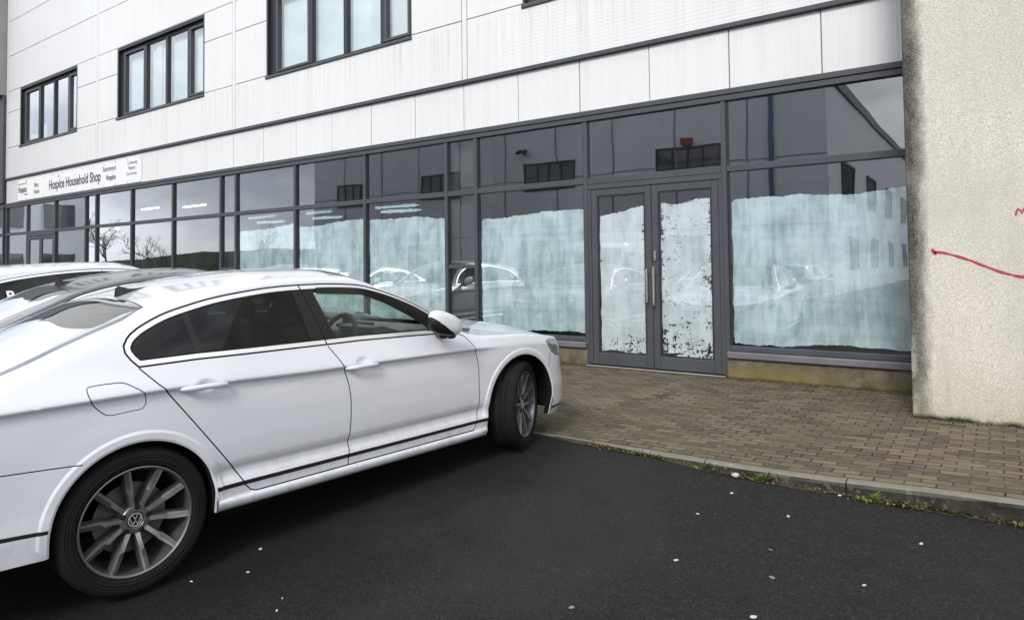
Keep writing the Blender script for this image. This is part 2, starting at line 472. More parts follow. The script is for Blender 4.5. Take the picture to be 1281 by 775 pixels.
    R_('defl',SP(dense([(1.10,1.36+(.05 if hatch else 0)),(1.089,1.293),(1.402,1.266),(1.569,1.200),(1.731,1.105),(1.836,1.028),(1.885,.985),(1.96,1.03),(1.9,1.16),(1.7,1.26),(1.5,1.335),(1.3,1.37+(.05 if hatch else 0))],.03,True)))
    # shut lines
    rd=[(.034,1.03),(.105,.944),(.125,.925),(.366,.586),(.478,.429),(.516,.361),(.545,.328),(.575,.316)]
    if hatch: rd=[(.0,1.03),(.06,.97)]+rd[3:]
    bg=[(1.061,1.002),(1.098,.938),(1.123,.889),(1.150,.82),(1.166,.756),(1.174,.68),(1.172,.603),(1.164,.50),(1.155,.435),(1.160,.39),(1.152,.353),(1.150,.298)]
    fg=[(2.085,.962),(2.135,.945),(2.173,.93),(2.21,.882),(2.245,.81),(2.262,.752),(2.268,.68),(2.265,.592),(2.264,.50),(2.260,.415),(2.239,.332),(2.218,.272)]
    g=.0065
    rdS,bgS,fgS=smooth_line(rd,.03),smooth_line(bg,.03),smooth_line(fg,.03)
    bot=dense([(.575,.316),(1.150,.298),(2.218,.264)],.05)
    R_('gap_rd',SP(strip_poly(rdS,g)));R_('gap_b',SP(strip_poly(bgS,g)));R_('gap_f',SP(strip_poly(fgS,g)));R_('gap_bot',SP(strip_poly(bot,.007)))
    beltfull=belt[::-1]
    ib=[p for p in belt if p[0]>1.061]; ib2=[p for p in belt if p[0]<1.061]
    reg['rear_door']=Region(SP(rdS+bot[:[i for i,p in enumerate(bot) if p[0]<=1.15][-1]+1]+bgS[::-1]+ib2))
    reg['front_door']=Region(SP(bgS+[p for p in bot if p[0]>1.15]+fgS[::-1]+ib))
    R_('flap',SP(smooth_line([(-.195,.975),(-.163,.984),(-.10,.984),(-.044,.979),(.0,.952),(.038,.919),(.046,.89),(.046,.866),(.030,.847),(-.03,.844),(-.103,.842),(-.138,.856),(-.185,.915)],.015,True)))
    R_('flap_in',offset_poly(reg['flap'].P,.0042))
    R_('gap_bump',SP(strip_poly(dense([(-.95,.73),(-.80,.712),(-.515,.681),(-.225,.655)],.04),.005)))
    R_('gap_fbump',SP(strip_poly(dense([(3.10,.70),(3.09,.64),(3.085,.58)],.04),.005)))
    # dark strips low on the side
    R_('strip_s',SP(dense([(.30,.3915),(2.40,.3240),(2.40,.3005),(.30,.3685)],.06,True)))
    R_('strip_hi',SP(dense([(.30,.3995),(2.40,.3320),(2.40,.3270),(.30,.3945)],.06,True)))
    R_('strip_r',SP(dense([(-1.0,.445),(-.52,.432),(-.33,.413),(-.33,.397),(-.52,.414),(-1.0,.427)],.06,True)))
    R_('strip_f',SP(dense([(3.10,.255),(3.35,.25),(3.52,.25),(3.52,.225),(3.35,.225),(3.10,.235)],.05,True)))
    for dz in (0,-.007,-.014,-.022,-.034,-.05,.009,.02,.035,.055):
        lines.append(([d_side((-1.06+.03*i,s.zc(-1.06+.03*i)+dz)) for i in range(150) if -1.06+.03*i<3.3 and s.zc(-1.06+.03*i)+dz<s.zr(-1.06+.03*i)-.006],False))
    for cx,r0 in((0,.365),(FX,.39)):
        for r in [r0+q for q in(.010,.018,.024,.030,.036,.042,.048,.06,.08,.105)]:
            L=[(cx+r*math.cos(math.pi*i/40),.345+r*math.sin(math.pi*i/40)) for i in range(41)]
            lines.append((SP(L),False))
    for zz in (.51,.497,.485,.472,.46,.448,.436,.424,.412,.402,.345,.33,.322,.316,.308,.298,.288,.278,.27):
        lines.append(([d_side((.39+.04*i,zz-.0313*.04*(i+1))) for i in range(49)],False))
    # lamps, grille, intake
    R_('lamp_f',SP(dense([(3.045,.79),(3.085,.735),(3.126,.69),(3.19,.655),(3.30,.64),(3.45,.635),(3.585,.632),(3.585,.69),(3.5,.715),(3.35,.752),(3.22,.783),(3.12,.803)],.03,True)))
    R_('lamp_r',SP(dense([(-.70,.955),(-.63,.905),(-.72,.81),(-1.0,.80),(-1.075,.80),(-1.075,.90),(-1.0,.935)],.04,True)))
    R_('grille',[d_side((3.605,.575)),d_side((3.605,.685)),(Smax-.0,d_side((3.66,.68))[1]),(Smax,d_side((3.66,.575))[1])])
    R_('intake',[d_side((3.5,.26)),d_side((3.56,.43)),(Smax,d_side((3.66,.43))[1]),(Smax,d_side((3.66,.26))[1])])
    # top side: glass
    scr=[]
    for i in range(13):
        w=.9*i/12; scr.append((1.36-.13*w*w,w))
    bas=[]
    for i in range(13):
        w=.9*(1-i/12); x=2.34-.33*w*w; bas.append((x,w))
    R_('screen',TP(dense(scr+bas,.03,True)))
    lines.append((TP([(2.362-.33*(w/20)**2,w/20) for w in range(21)]),False))
    if not hatch:
        bl=[(.205,0),(.205,.25),(.195,.5),(.165,.79),(.05,.85),(-.08,.805),(-.2,.77),(-.42,.735),(-.49,.72),(-.53,.5),(-.545,.25),(-.55,0)]
        bk=[(-.535,.93),(-.75,.93),(-1.03,.93)]
    else:
        bl=[(-.62,0),(-.62,.5),(-.60,.8),(-.75,.86),(-.93,.86),(-.95,.5),(-.95,0)]
        bk=[(-.6,.93),(-.7,.93),(-.8,.93)]
    R_('backlight',TP(dense(bl,.03,True)))
    edge_=[(.165,.79),(.05,.85),(-.08,.805),(-.2,.77),(-.42,.735),(-.49,.72)]
    if not hatch: R_('bl_edge',TP(dense(edge_+[(p,q-.085) for p,q in edge_[::-1][:-1]]+[(.15,.775)],.03,True)))
    R_('gap_boot',TP(strip_poly(dense(bk,.05),.008)))
    if not hatch: R_('gap_blt',TP(strip_poly(dense(bl[:4],.05),.006)))
    bon=[(2.30,.90),(2.45,.925),(2.7,.94),(3.0,.94),(3.25,.93),(3.42,.90),(3.52,.80),(3.58,.60),(3.61,.3),(3.62,0)]
    R_('gap_bon',TP(strip_poly(smooth_line(bon,.04),.007)))
    # ---- points
    V=[];E=[];seen={}
    def addp(p):
        k=(round(p[0],4),round(p[1],4))
        if k in seen: return seen[k]
        seen[k]=len(V);V.append(Vector(k));return seen[k]
    for P,cl in lines:
        ids=[addp((min(max(a,0),Smax),min(max(b,0),QS+QT))) for a,b in P]
        for i in range(len(ids)-(0 if cl else 1)):
            a,b=ids[i],ids[(i+1)%len(ids)]
            if a!=b:E.append((a,b))
    cell={}
    for v in V: cell.setdefault((int(v.x/.02),int(v.y/.02)),[]).append(v)
    def near(p,r=.011):
        cx,cy=int(p[0]/.02),int(p[1]/.02)
        for i in(-1,0,1):
            for j in(-1,0,1):
                for v in cell.get((cx+i,cy+j),()):
                    if abs(v.x-p[0])<r and abs(v.y-p[1])<r:return True
        return False
    nS=int(Smax/.042);nQ=58
    pts=[]
    for i in range(nS+1):
        for j in range(nQ+1):
            q=(QS+QT)*j/nQ
            p=(Smax*i/nS,q)
            bd=i in(0,nS) or j in(0,nQ)
            if bd or not near(p): pts.append(p)
    for i in range(200): pts.append((Smax*i/200,QS))
    for hx,hz in HANDLES:
        for i in range(-7,8):
            for j in range(-6,7):
                p=d_side((hx+i*.0105,hz+j*.0075))
                if not near(p,.005): pts.append(p)
    for p in pts: addp(p)
    nv,ne,nf,_,_,_=geometry.delaunay_2d_cdt(V,E,[],0,1e-5)
    P=[P3(v) for v in nv]; h=.0022
    NRM=[]
    for v in nv:
        a=Vector(P3((max(0,v.x-h),v.y)));b=Vector(P3((min(Smax,v.x+h),v.y)))
        c=Vector(P3((v.x,max(0,v.y-h))));d=Vector(P3((v.x,min(QS+QT,v.y+h))))
        n=(d-c).cross(b-a)
        if n.length<1e-12: n=Vector((0,1,0))
        n.normalize(); NRM.append(n)
    # orient
    faces=[]
    for f in nf:
        c=(sum(nv[i].x for i in f)/len(f),sum(nv[i].y for i in f)/len(f))
        if c[1]<0 or reg['arch_r'].has(c) or reg['arch_f'].has(c): continue
        x=Xs(c[0]); side=c[1]<=QS
        z=s.zs(x)+c[1]/QS*(s.zr(x)-s.zs(x)) if side else None
        part,mat='body','paint'
        if side:
            if reg['dlo0'].has(c):
                own='front_door' if x>e_gap(z) else 'rear_door'
                if reg['dlo3'].has(c):
                    if reg['bpgap'].has(c): part,mat=own,'seam'
                    elif x<e_q1(z): part,mat='quarter_window','cglass_dark'
                    elif x<e_q2(z): part,mat='rear_door','gloss_black'
                    elif x<e_b1(z): part,mat='rear_window','cglass_dark'
                    elif x<e_b2(z): part,mat=own,'gloss_black'
                    elif x<e_m(z): part,mat='front_window','cglass'
                    else: part,mat='front_door','black_trim'
                elif reg['dlo2'].has(c): part,mat=own,'seam'
                elif reg['dlo1'].has(c): part,mat=own,'chrome'
                else: part,mat='body','seam'
                if reg['bpgap'].has(c): mat='seam'
            elif any(reg[k].has(c) for k in('gap_rd','gap_b','gap_f','gap_bot','gap_bump','gap_fbump')): mat='seam'
            elif reg['flap_in'].has(c): part='fuel_flap'
            elif reg['flap'].has(c): mat='flapgap'
            elif reg['lamp_f'].has(c): part,mat='headlight','lamp'
            elif reg['lamp_r'].has(c): part,mat='tail_light','lamp_red'
            elif reg['grille'].has(c): part,mat='grille','gloss_black'
            elif reg['intake'].has(c): mat='black_trim'
            else:
                if reg['rear_door'].has(c): part='rear_door'
                elif reg['front_door'].has(c): part='front_door'
                if reg['strip_s'].has(c) or reg['strip_r'].has(c) or reg['strip_f'].has(c): mat='satin'
                elif reg['strip_hi'].has(c): mat='chrome'
        else:
            if reg['gap_bon'].has(c) or reg['gap_boot'].has(c) or(not hatch and reg['gap_blt'].has(c)): mat='seam'
            elif reg['screen'].has(c): part,mat='windscreen','cglass'
            elif reg['backlight'].has(c): part,mat='rear_screen',('screen_edge' if not hatch and reg['bl_edge'].has(c) else 'cglass_rear')
        defl=side and reg['defl'].has(c) and reg['dlo2'].has(c) and x>1.09
        f=tuple(f)
        n=(Vector(P[f[1]])-Vector(P[f[0]])).cross(Vector(P[f[2]])-Vector(P[f[0]]))
        if n.dot(NRM[f[0]])<0: f=f[::-1]
        faces.append((f,part,mat,defl,side,x,z))
    # arch edges for the lips
    lips=[]
    for cx,r in((0,.365),(FX,.39)):
        L=[]
        for a in [math.pi*i/36 for i in range(37)]:
            x,z=cx+r*math.cos(a),.345+r*math.sin(a); L.append(Spt(s,x,z=min(z,s.zr(x)-.01)))
        x=cx+r; L=[Spt(s,x,z=s.zs(x))]+L+[Spt(s,cx-r,z=s.zs(cx-r))]
        lips.append((cx,r,L))
    return dict(P=P,N=NRM,faces=faces,lips=lips,s=s)

def wheel_mesh(parent,loc,steer,side,detail=True):
    """wheel thing-part: tyre, rim, emblem; axis along local Y, outer face towards +Y"""
    prof=[(.235,-.105),(.255,-.110),(.295,-.117),(.318,-.108),(.329,-.092),(.333,-.06),(.334,-.052),(.3285,-.050),(.3285,-.044),(.334,-.042),(.3343,-.008),(.3285,-.006),(.3285,.006),(.3343,.008),(.334,.042),(.3285,.044),(.3285,.050),(.334,.052),(.333,.06),(.329,.092),(.318,.108),(.300,.116),(.296,.117),(.2955,.1150),(.292,.1150),(.2915,.1175),(.285,.118),(.2845,.1165),(.281,.1165),(.2805,.1178),(.268,.1155),(.2675,.1135),(.2645,.1135),(.264,.1148),(.262,.114),(.250,.106),(.246,.100)]
    T=MB().lathe(prof,72).build('wheel',M['rubber'],parent,True)
    T.location=loc; T.rotation_euler=(0,0,steer if side>0 else math.pi+steer)
    rm=MB()
    rm.lathe([(.246,.100),(.2475,.108),(.243,.110),(.236,.104),(.231,.085),(.226,.02),(.220,-.09),(.236,-.105)],64,0)
    n=10
    sp=MB()
    for k in range(n):
        a=2*math.pi*k/n+.16
        pts=[]
        # cross sections along the radius: (r, half width at face, half width at back, y face, y back)
        secs=[(.056,.0140,.017,.074,.03),(.095,.0115,.015,.082,.03),(.135,.0130,.017,.090,.04),(.150,.0165,.019,.090,.04),(.195,.0155,.019,.098,.05),(.237,.0150,.019,.104,.06)]
        vs=[];fs=[];ms=[]
        for q,(r,w1,w2,yf,yb) in enumerate(secs):
            skew=.012*math.sin(q*.9)*(1 if k%2 else -1)*0
            for (t,y) in((-w2,yb),(-w1,yf-.007),(-w1*(.75 if q<3 else -.25),yf),(w1*.85,yf),(w1,yf-.006),(w2,yb)):
                c=Vector((math.cos(a),0,math.sin(a)));tt=Vector((-math.sin(a),0,math.cos(a)))
                vs.append(c*r+tt*(t+skew)+Vector((0,y,0)))
        o=len(rm.v); rm.add(vs,[])
        for q in range(len(secs)-1):
            for j in range(5):
                rm.f.append((o+q*6+j,o+(q+1)*6+j,o+(q+1)*6+j+1,o+q*6+j+1))
                rm.m.append((1 if (j==2) else 0))
        rm.f.append(tuple(o+30+j for j in range(6)));rm.m.append(0)
    # hub
    rm.lathe([(.062,.03),(.068,.05),(.066,.072),(.060,.079),(.040,.080),(.036,.076),(.036,.060),(0.0,.060)],40,0)
    for k in range(5):
        a=2*math.pi*k/5+.16+math.pi/10
        c=(math.cos(a)*.058,.066,math.sin(a)*.058)
        rm.lathe([(.012,.0),(.012,.016),(.004,.018)],10,2,Matrix.Translation(c))
    rm.build('rim',[M['rim'],M['rim_cut'],M['seam']],T,True,R(28))
    MB().lathe([(.16,.0),(.16,.012),(.08,.014),(.075,.03),(0,.03)],40).build('brake_disc',M['disc'],T,True,R(30))
    if detail:
        e=MB()
        e.lathe([(.0,.0772),(.034,.0772),(.0345,.074)],36,0)
        e.lathe([(.0265,.0775),(.0275,.0795),(.0315,.0795),(.0325,.0775)],40,1)
        def bar(p,q,w):
            p=Vector(p);q=Vector(q);t=(q-p).normalized();nn=Vector((-t.y,t.x))*w
            P=[p+nn,p-nn,q-nn,q+nn]
            e.prism([(v.x,v.y) for v in P],.0776,.0797,1)
        # V above, W below (seen from outside x is mirrored)
        s_=.001
        bar((-.0115,.0245),(-.0005,.0035),.0019);bar((.0115,.0245),(.0005,.0035),.0019)
        bar((-.0235,.013),(-.011,-.023),.0019);bar((-.011,-.023),(0,-.001),.0019);bar((0,-.001),(.011,-.023),.0019);bar((.011,-.023),(.0235,.013),.0019)
        e.build('centre_cap',[M['gloss_black'],M['white_text']],T)
    return T

CARCACHE={}
def make_car(name,label,cat,loc,hd,pitch,paint,group=None,hatch=False,detail=True,steer=0.0,fin=True,deflector=True,roof_dark=False):
    key='hatch' if hatch else 'saloon'
    if key not in CARCACHE:
        s=saloon()
        if hatch:
            s.x0=-.86; s.tail=-.35
            s.zr=pchip([(-.86,.80),(-.83,.90),(-.80,.98),(-.74,1.09),(-.66,1.19),(-.55,1.27),(-.40,1.325),(-.2,1.365),(.1,1.395),(.45,1.417),(.83,1.430),(1.188,1.420),(1.396,1.396),(1.536,1.356),(1.676,1.30),(1.816,1.228),(1.95,1.125),(2.05,1.04),(2.15,.975),(2.25,.925),(2.4,.896),(2.8,.868),(3.1,.825),(3.3,.785),(3.45,.745),(3.58,.715),(3.64,.70),(3.66,.69)])
            s.Pc=pchip([(-.86,.82),(-.83,.96),(-.78,1.10),(-.70,1.28),(-.62,1.42),(-.55,1.455),(-.3,1.48),(.2,1.505),(.8,1.515),(1.2,1.505),(1.4,1.475),(1.6,1.41),(1.8,1.32),(2.1,1.14),(2.36,.99),(2.42,.985),(2.6,.972),(3.0,.925),(3.3,.865),(3.5,.805),(3.6,.755),(3.64,.725),(3.66,.69)])
        CARCACHE[key]=build_car_shape(s,hatch)
    D=CARCACHE[key]; P,N,F,s=D['P'],D['N'],D['faces'],D['s']
    root=empty(name,loc,0,label,cat,group)
    # car frame: x forward, y right (towards viewer), z up -> world
    fw=Vector((math.sin(hd)*math.cos(pitch),math.cos(hd)*math.cos(pitch),math.sin(pitch)))
    rt=Vector((math.cos(hd),-math.sin(hd),0)); up=rt.cross(fw)
    # local axes: X=forward, Y=left, Z=up  (right handed)
    mw=Matrix((fw,-rt,up)).transposed().to_4x4(); mw.translation=Vector(loc); root.matrix_world=mw
    root.rotation_mode='XYZ'
    parts={}
    mk=lambda p:parts.setdefault(p,dict(mb=MB(),idx={},mats=[],n=[]))
    def put(p,mat,side,f,off=0.0,flip=False):
        q=mk(p)
        if mat not in q['mats']: q['mats'].append(mat)
        ids=[]
        for i in f:
            k=(i,off,side)
            if k not in q['idx']:
                v=Vector(P[i])+N[i]*off; n=N[i]*(-1 if flip else 1)
                q['idx'][k]=len(q['mb'].v); q['mb'].v.append((v.x,-v.y*side,v.z)); q['n'].append((n.x,-n.y*side,n.z))
            ids.append(q['idx'][k])
        # local y = left = -right ; side=+1 right half
        if (side>0)!=flip: ids=ids[::-1]
        q['mb'].f.append(tuple(ids)); q['mb'].m.append(q['mats'].index(mat))
    for side in(1,-1):
        sfx='#%d'%side
        for f,part,mat,defl,sd,x,z in F:
            if mat=='flapgap': mat='seam' if side>0 else 'paint'
            if part=='fuel_flap' and side<0: part='body'
            pn=part if part in('body','windscreen','rear_screen','grille') else part+sfx
            m='paint' if mat=='paint' else mat
            if roof_dark and part=='body' and mat=='paint' and not sd and -.2<x<1.5: m='gloss_black'
            put(pn,m,side,f)
            # lining of the cabin
            if detail and mat not in('cglass','cglass_dark','cglass_rear') and -.5<x<2.3 and ((sd and z>.55) or (not sd and x<1.45 and x>.1)):
                put('body' if part!='front_door' and part!='rear_door' else pn,'cloth_dark',side,f,-.035,True)
            if defl and deflector:
                put('wind_deflector'+sfx,'gloss_black',side,f,.012)
    objs={}
    mm=lambda k: M[paint] if k=='paint' else M[k]
    order=['body','front_door#1','front_door#-1','rear_door#1','rear_door#-1']+[k for k in parts if k.split('#')[0] not in('body','front_door','rear_door')]
    for k in order:
        if k not in parts: continue
        q=parts[k]; q['mb'].n=q['n']; nm=k.split('#')[0]; sf=k[len(nm):]
        par=root
        if nm in('front_window','wind_deflector'): par=objs['front_door'+sf]
        if nm in('rear_window',): par=objs['rear_door'+sf]
        if nm in('quarter_window','fuel_flap'): par=objs['body']
        o=q['mb'].build({'front_window':'window','rear_window':'window'}.get(nm,nm),[mm(x) for x in q['mats']],par,True)
        objs[k]=o
    # arch lips and liners, underbody
    for side in(1,-1):
        for cx,r,L in D['lips']:
            b=MB()
            n=len(L); vs=[(x,-y*side,z) for x,y,z in L]
            sc=lambda p,dy,k:(cx+(p[0]-cx)*k,p[1]+dy*side,.345+(p[2]-.345)*k)
            ring2=[sc(p,.004,.972) for p in vs]; ring3=[sc(p,.05,.972) for p in vs]; 
            o=len(b.v); b.add(vs+ring2+ring3,[])
            for i in range(n-1):
                b.f.append((o+i,o+i+1,o+n+i+1,o+n+i));b.m.append(0)
                b.f.append((o+n+i,o+n+i+1,o+2*n+i+1,o+2*n+i));b.m.append(1)
            # liner
            A=[math.pi*(i/24*1.16-.08) for i in range(25)]
            l0=[(cx+(r+.0)*math.cos(a),-(.86*side),.345+(r+.0)*math.sin(a)) for a in A];l1=[(p[0],-(.55*side),p[2]) for p in l0]
            o=len(b.v); b.add(l0+l1,[])
            for i in range(24): b.f.append((o+i,o+i+1,o+25+i+1,o+25+i));b.m.append(2)
            o=len(b.v); b.add(l1+[(cx,-(.55*side),.2)],[])
            for i in range(24): b.f.append((o+i,o+i+1,o+25));b.m.append(2)
            b.build('arch_liner',[M[paint],M['seam'],M['liner']],objs['body'],True,R(40))
    u=MB()
    u.box(s.x0+.12,-.42,-.72,.72,.22,.45,0);u.box(.42,2.30,-.80,.80,.20,.33,0);u.box(3.13,3.45,-.58,.58,.19,.40,0);u.box(-.42,.42,-.54,.54,.24,.5,0);u.box(2.3,3.13,-.54,.54,.24,.6,0)
    u.box(.40,2.32,-.74,.74,.33,.36,0)
    u.build('underbody',M['liner'],objs['body'])
    # wheels
    for (x,tr,st) in((0,.775,0.0),(WB-.015,.782,steer)):
        for side in(1,-1):
            wheel_mesh(root,(x,-tr*side,WR),st,-1*side,detail)
    # handles
    for side in(1,-1):
        for (hx,hz),dn in zip(HANDLES,('rear_door','front_door')):
            xa,xb=(hx-.128,hx+.112); zz=hz-.006
            ya=Yside(s,hx-.13,hz);
            pts=[];rad=[]
            for i in range(13):
                t=i/12; x=xa+(xb-xa)*t
                k=math.sin(math.pi*min(1,max(0,t*1.0)))**.5
                y0=s.W0(x)-.004; pts.append((x,-(y0-.012+.034*min(1,k*1.15))*side,s.zc(x)-.012+.004*math.sin(math.pi*t)))
                rad.append(.0125*(.55+.45*k))
            h=MB().tube(pts,rad,12)
            for i,v in enumerate(h.v):
                c=pts[min(12,i//12)]
                h.v[i]=(v[0],v[1]*1.0,c[2]+(v[2]-c[2])*1.15)
            h.build('handle',M[paint],objs[dn+'#%d'%side],True,R(50))
    # mirrors
    for side in(1,-1):
        base=Vector((1.868,-.988*side,1.052))
        k=MB(); sh=MB().ell((0,0,0),.140,.062,.088,120,80,pw=.78)
        def warp(v):
            x,y,z=v
            if y*side>0: y*=.55                     # the mirror face lies flat towards the door glass
            t=(x+.14)/.28
            z*=1.0-.22*t; 
            ca,sa=math.cos(R(17)),math.sin(R(17))
            return (x*ca+z*sa*.6+base.x, y+base.y-side*.012*(t-.5), z*ca-x*sa+base.z)
        k.v=[warp(v) for v in sh.v]; k.f=list(sh.f); k.m=[]
        for f in sh.f:
            cz=sum(sh.v[i][2] for i in f)/4; cx=sum(sh.v[i][0] for i in f)/4; cy=sum(sh.v[i][1] for i in f)/4*side
            k.m.append(1 if (cz+.42*cx<-.040 or cy>.015) else 0)
        k.build('door_mirror',[M[paint],M['black_trim']],objs['front_door#%d'%side],True,R(60))
        a=MB().tube([(1.93,-.86*side,.975),(1.92,-.90*side,.975),(1.90,-.945*side,.985)],[.03,.034,.04],10)
        a.tube([(1.945,-.965*side,.995),(1.945,-.970*side,.962),(1.945,-.972*side,.945)],[.045,.036,.020],12)
        a.build('mirror_foot',M['black_trim'],objs['front_door#%d'%side],True,R(50))
    if fin:
        f=MB(); zz=s.Pc(.30)-.006; 
        # tall edge at the rear, sloping forward
        prof=[(.235,0,.020),(.232,.052,.004),(.248,.062,.003),(.265,.050,.007),(.30,.026,.014),(.345,.012,.016),(.40,.004,.006)]
        vs=[];n=len(prof)
        for x,hh,w in prof:
            zb=s.Pc(x)-.004
            vs+= [(x+ (0.0),-.026 if x>.24 else -.02,zb-.002),(x,-w,zb+hh),(x,w,zb+hh),(x,.026 if x>.24 else .02,zb-.002)]
        fs=[]
        for i in range(n-1):
            for j in range(3): fs.append((i*4+j,(i+1)*4+j,(i+1)*4+j+1,i*4+j+1))
        fs.append((0,1,2,3));fs.append((4*n-4,4*n-1,4*n-2,4*n-3))
        f.add(vs,fs); f.build('roof_aerial',M['black_trim'],objs['body'],True,R(35))
    # lamps: bright reflector bars; grille bars and emblem; plates
    for side in(1,-1):
        l=MB()
        for x,z in((3.30,.70),(3.42,.685)):
            y=Yside(s,x,z); p=Spt(s,x,z=z)
            l.ell((p[0]-.035,-(p[1]-.050)*side,z),.040,.040,.024,12,8)
        l.build('lamp_lens',M['chrome'],objs['headlight#%d'%side],True)
    gr=MB()
    for z in(.59,.612,.634,.656):
        pts=[]
        for i in range(21):
            t=-1+2*i/20
            x=3.612+(3.66-3.612)*(1-abs(t)**2.2)
            p=Spt(s,min(x,3.6599),z=z); yy=-p[1]*(1 if t>0 else -1); pts.append((p[0]+.004,yy,z))
        gr.tube(pts,.005,6)
    c=Spt(s,3.6599,z=.63)
    gr.lathe([(.0,.012),(.045,.012),(.052,.008),(.052,0)],28,0,Matrix.Translation((c[0],0,.63))@Matrix.Rotation(R(-90),4,'Z'))
    gr.build('grille_bar',M['chrome'],objs['grille'],True,R(40))
    p=Spt(s,3.6599,z=.48)
    MB().box(p[0]-.01,p[0]+.014,-.26,.26,.43,.535,0,bev=.004).build('number_plate',M['plate'],root)
    p=Spt(s,s.x0+.0001,z=.85)
    MB().box(p[0]-.02,p[0]+.03,-.26,.26,.62,.73,0,bev=.004).build('number_plate',M['plate'],root)
    if detail: car_interior(root)
    return root

def car_interior(root):
    b=MB()   # dashboard
    prof=[(2.30,.90),(2.36,.955),(2.20,.985),(1.98,.985),(1.80,.965),(1.70,.93),(1.66,.90),(1.66,.80),(1.72,.72),(1.74,.50),(2.3,.50)]
    b.prism(prof,-.74,.74,0)
    b.prism([(1.99,.985),(1.84,.985),(1.70,1.035),(1.62,1.03),(1.63,.93),(1.72,.90)],-.56,-.16,0)   # instrument binnacle, driver on the right
    for i in range(3): b.box(1.653,1.665,-.70,.70,.865-.02*i,.873-.02*i,1)
    b.box(1.64,1.70,-.13,.13,.78,.90,1,bev=.01)
    # phone cradle on the dash top
    b.box(1.83,1.86,.02,.10,1.0,1.07,2,bev=.006);b.box(1.80,1.98,-.10,.14,.985,1.008,2,bev=.006)
    b.build('dashboard',[M['cloth_grey'],M['chrome'],M['seam']],root,True,R(30))
    w=MB()
    Cx=Matrix.Translation((1.46,-.37,.955))@Matrix.Rotation(R(24),4,'Y')@Matrix.Rotation(R(90),4,'Z')
    n=48;ring=[(.178*math.cos(2*math.pi*i/n),0,.178*math.sin(2*math.pi*i/n)) for i in range(n+1)]
    w.tube(ring,.017,10,0,Cx,False)
    w.ell((0,.03,0),.075,.03,.065,18,10,0,Cx)
    for a in(R(0),R(180),R(270)):
        w.tube([(.06*math.cos(a),.02,.06*math.sin(a)),(.172*math.cos(a),0,.172*math.sin(a))],[.024,.013],8,1,Cx)
    w.tube([(0,.04,0),(0,.22,0)],.035,10,0,Cx)
    w.build('steering_wheel',[M['cloth_dark'],M['satin_light']],root,True,R(50))
    for y in(-.37,.37):
        s_=MB()
        s_.box(.98,1.48,y-.25,y+.25,.42,.62,0,bev=.05)
        T=Matrix.Translation((1.02,y,.58))@Matrix.Rotation(R(-20),4,'Y')
        s_.box(-.08,.06,-.24,.24,0,.60,0,T,bev=.06)
        s_.box(-.05,.05,-.13,.13,.63,.80,0,T,bev=.04)
        s_.tube([(0,-.06,.55),(0,-.06,.68)],.007,6,1,T);s_.tube([(0,.06,.55),(0,.06,.68)],.007,6,1,T)
        s_.build('seat',[M['cloth_dark'],M['chrome']],root,True,R(40))
    r_=MB(); r_.box(.10,.58,-.62,.62,.40,.58,0,bev=.05)
    T=Matrix.Translation((.14,0,.55))@Matrix.Rotation(R(-25),4,'Y')
    r_.box(-.08,.06,-.62,.62,0,.52,0,T,bev=.05)
    for y in(-.38,.38): r_.box(-.05,.05,y-.12,y+.12,.53,.68,0,T,bev=.04)
    r_.box(-.50,-.02,-.62,.62,.96,.99,0)
    r_.build('rear_seat',M['cloth_dark'],root,True,R(40))
M['satin_light']=simple('satin_light',(.30,.30,.31),.3,.8)
# ---------------------------------------------------------------- building materials
def mat_cladding(name,ribs=None,base=(.745,.755,.77)):
    m,nt,out=newmat(name); g=G(nt)
    w=g.world(); z=g.sep(w)
    st=g.ramp(g.noise(g.world((2.2,1,.10)),3.0,6,.7),[(.45,0),(.80,1)])
    big=g.noise(g.world((.35,1,.5)),1.3,4,.6)
    fine=g.noise(g.world((9,1,.25)),4,4,.6)
    c=g.mix(g.math('MULTIPLY',st,.22),base,(.50,.48,.43))
    c=g.mix(g.math('MULTIPLY',g.ramp(big,[(.35,0),(.7,1)]),.22),c,(.60,.595,.58))
    c=g.mix(g.math('MULTIPLY',g.ramp(fine,[(.5,0),(.8,1)]),.12),c,(.50,.49,.46))
    # dirt in the lower 15cm above the dark band and below sills
    run=g.ramp(g.noise(g.world((5.5,1,.12)),3.0,6,.75),[(.50,0),(.70,1)])
    zz=g.math('MULTIPLY',g.math('SUBTRACT',z[2],4.16),1.12,clamp=True)
    rk_=g.math('MULTIPLY',g.ramp(zz,[(.0,.25),(.92,1),(.995,0)]),run)
    c=g.mix(g.math('MULTIPLY',rk_,.60),c,(.46,.42,.35))
    left_sheen=g.ramp(g.math('MULTIPLY',g.math('ADD',z[0],24.7),.16,clamp=True),[(0,1),(1,0)])  # left end darkened in the colour, standing in for the metallic sheen
    c=g.mix(g.math('MULTIPLY',left_sheen,.42),c,(.36,.37,.39))
    nm=None
    if ribs:
        ax,fr,stg=ribs
        s=g.math('SINE',g.math('MULTIPLY',z[ax],fr))
        nm=g.bump(s,stg,.004)
    nm2=g.bump(g.noise(g.world(),1.1,2,.4),.12,.03,nm)
    g.l(g.pbsdf(c,.42,0,nm2,0,.4),out.inputs[0]); return m
M['clad_h']=mat_cladding('cladding_sheet',(2,2*math.pi/.05,.10))
M['clad_v']=mat_cladding('cladding_fascia',(0,2*math.pi/.045,.16))
M['clad_flat']=mat_cladding('cladding_plain',None)
M['frame']=simple('anthracite_frame',(.065,.070,.080),.42,var=.10,scale=3,spec=.4)
M['frame_dark']=simple('frame_dark',(.022,.025,.030),.45,var=.1)
M['sill']=simple('sill_flashing',(.17,.16,.18),.45,.2,var=.14,scale=4)
M['backing']=simple('backing_dark',(.03,.03,.03),.8)
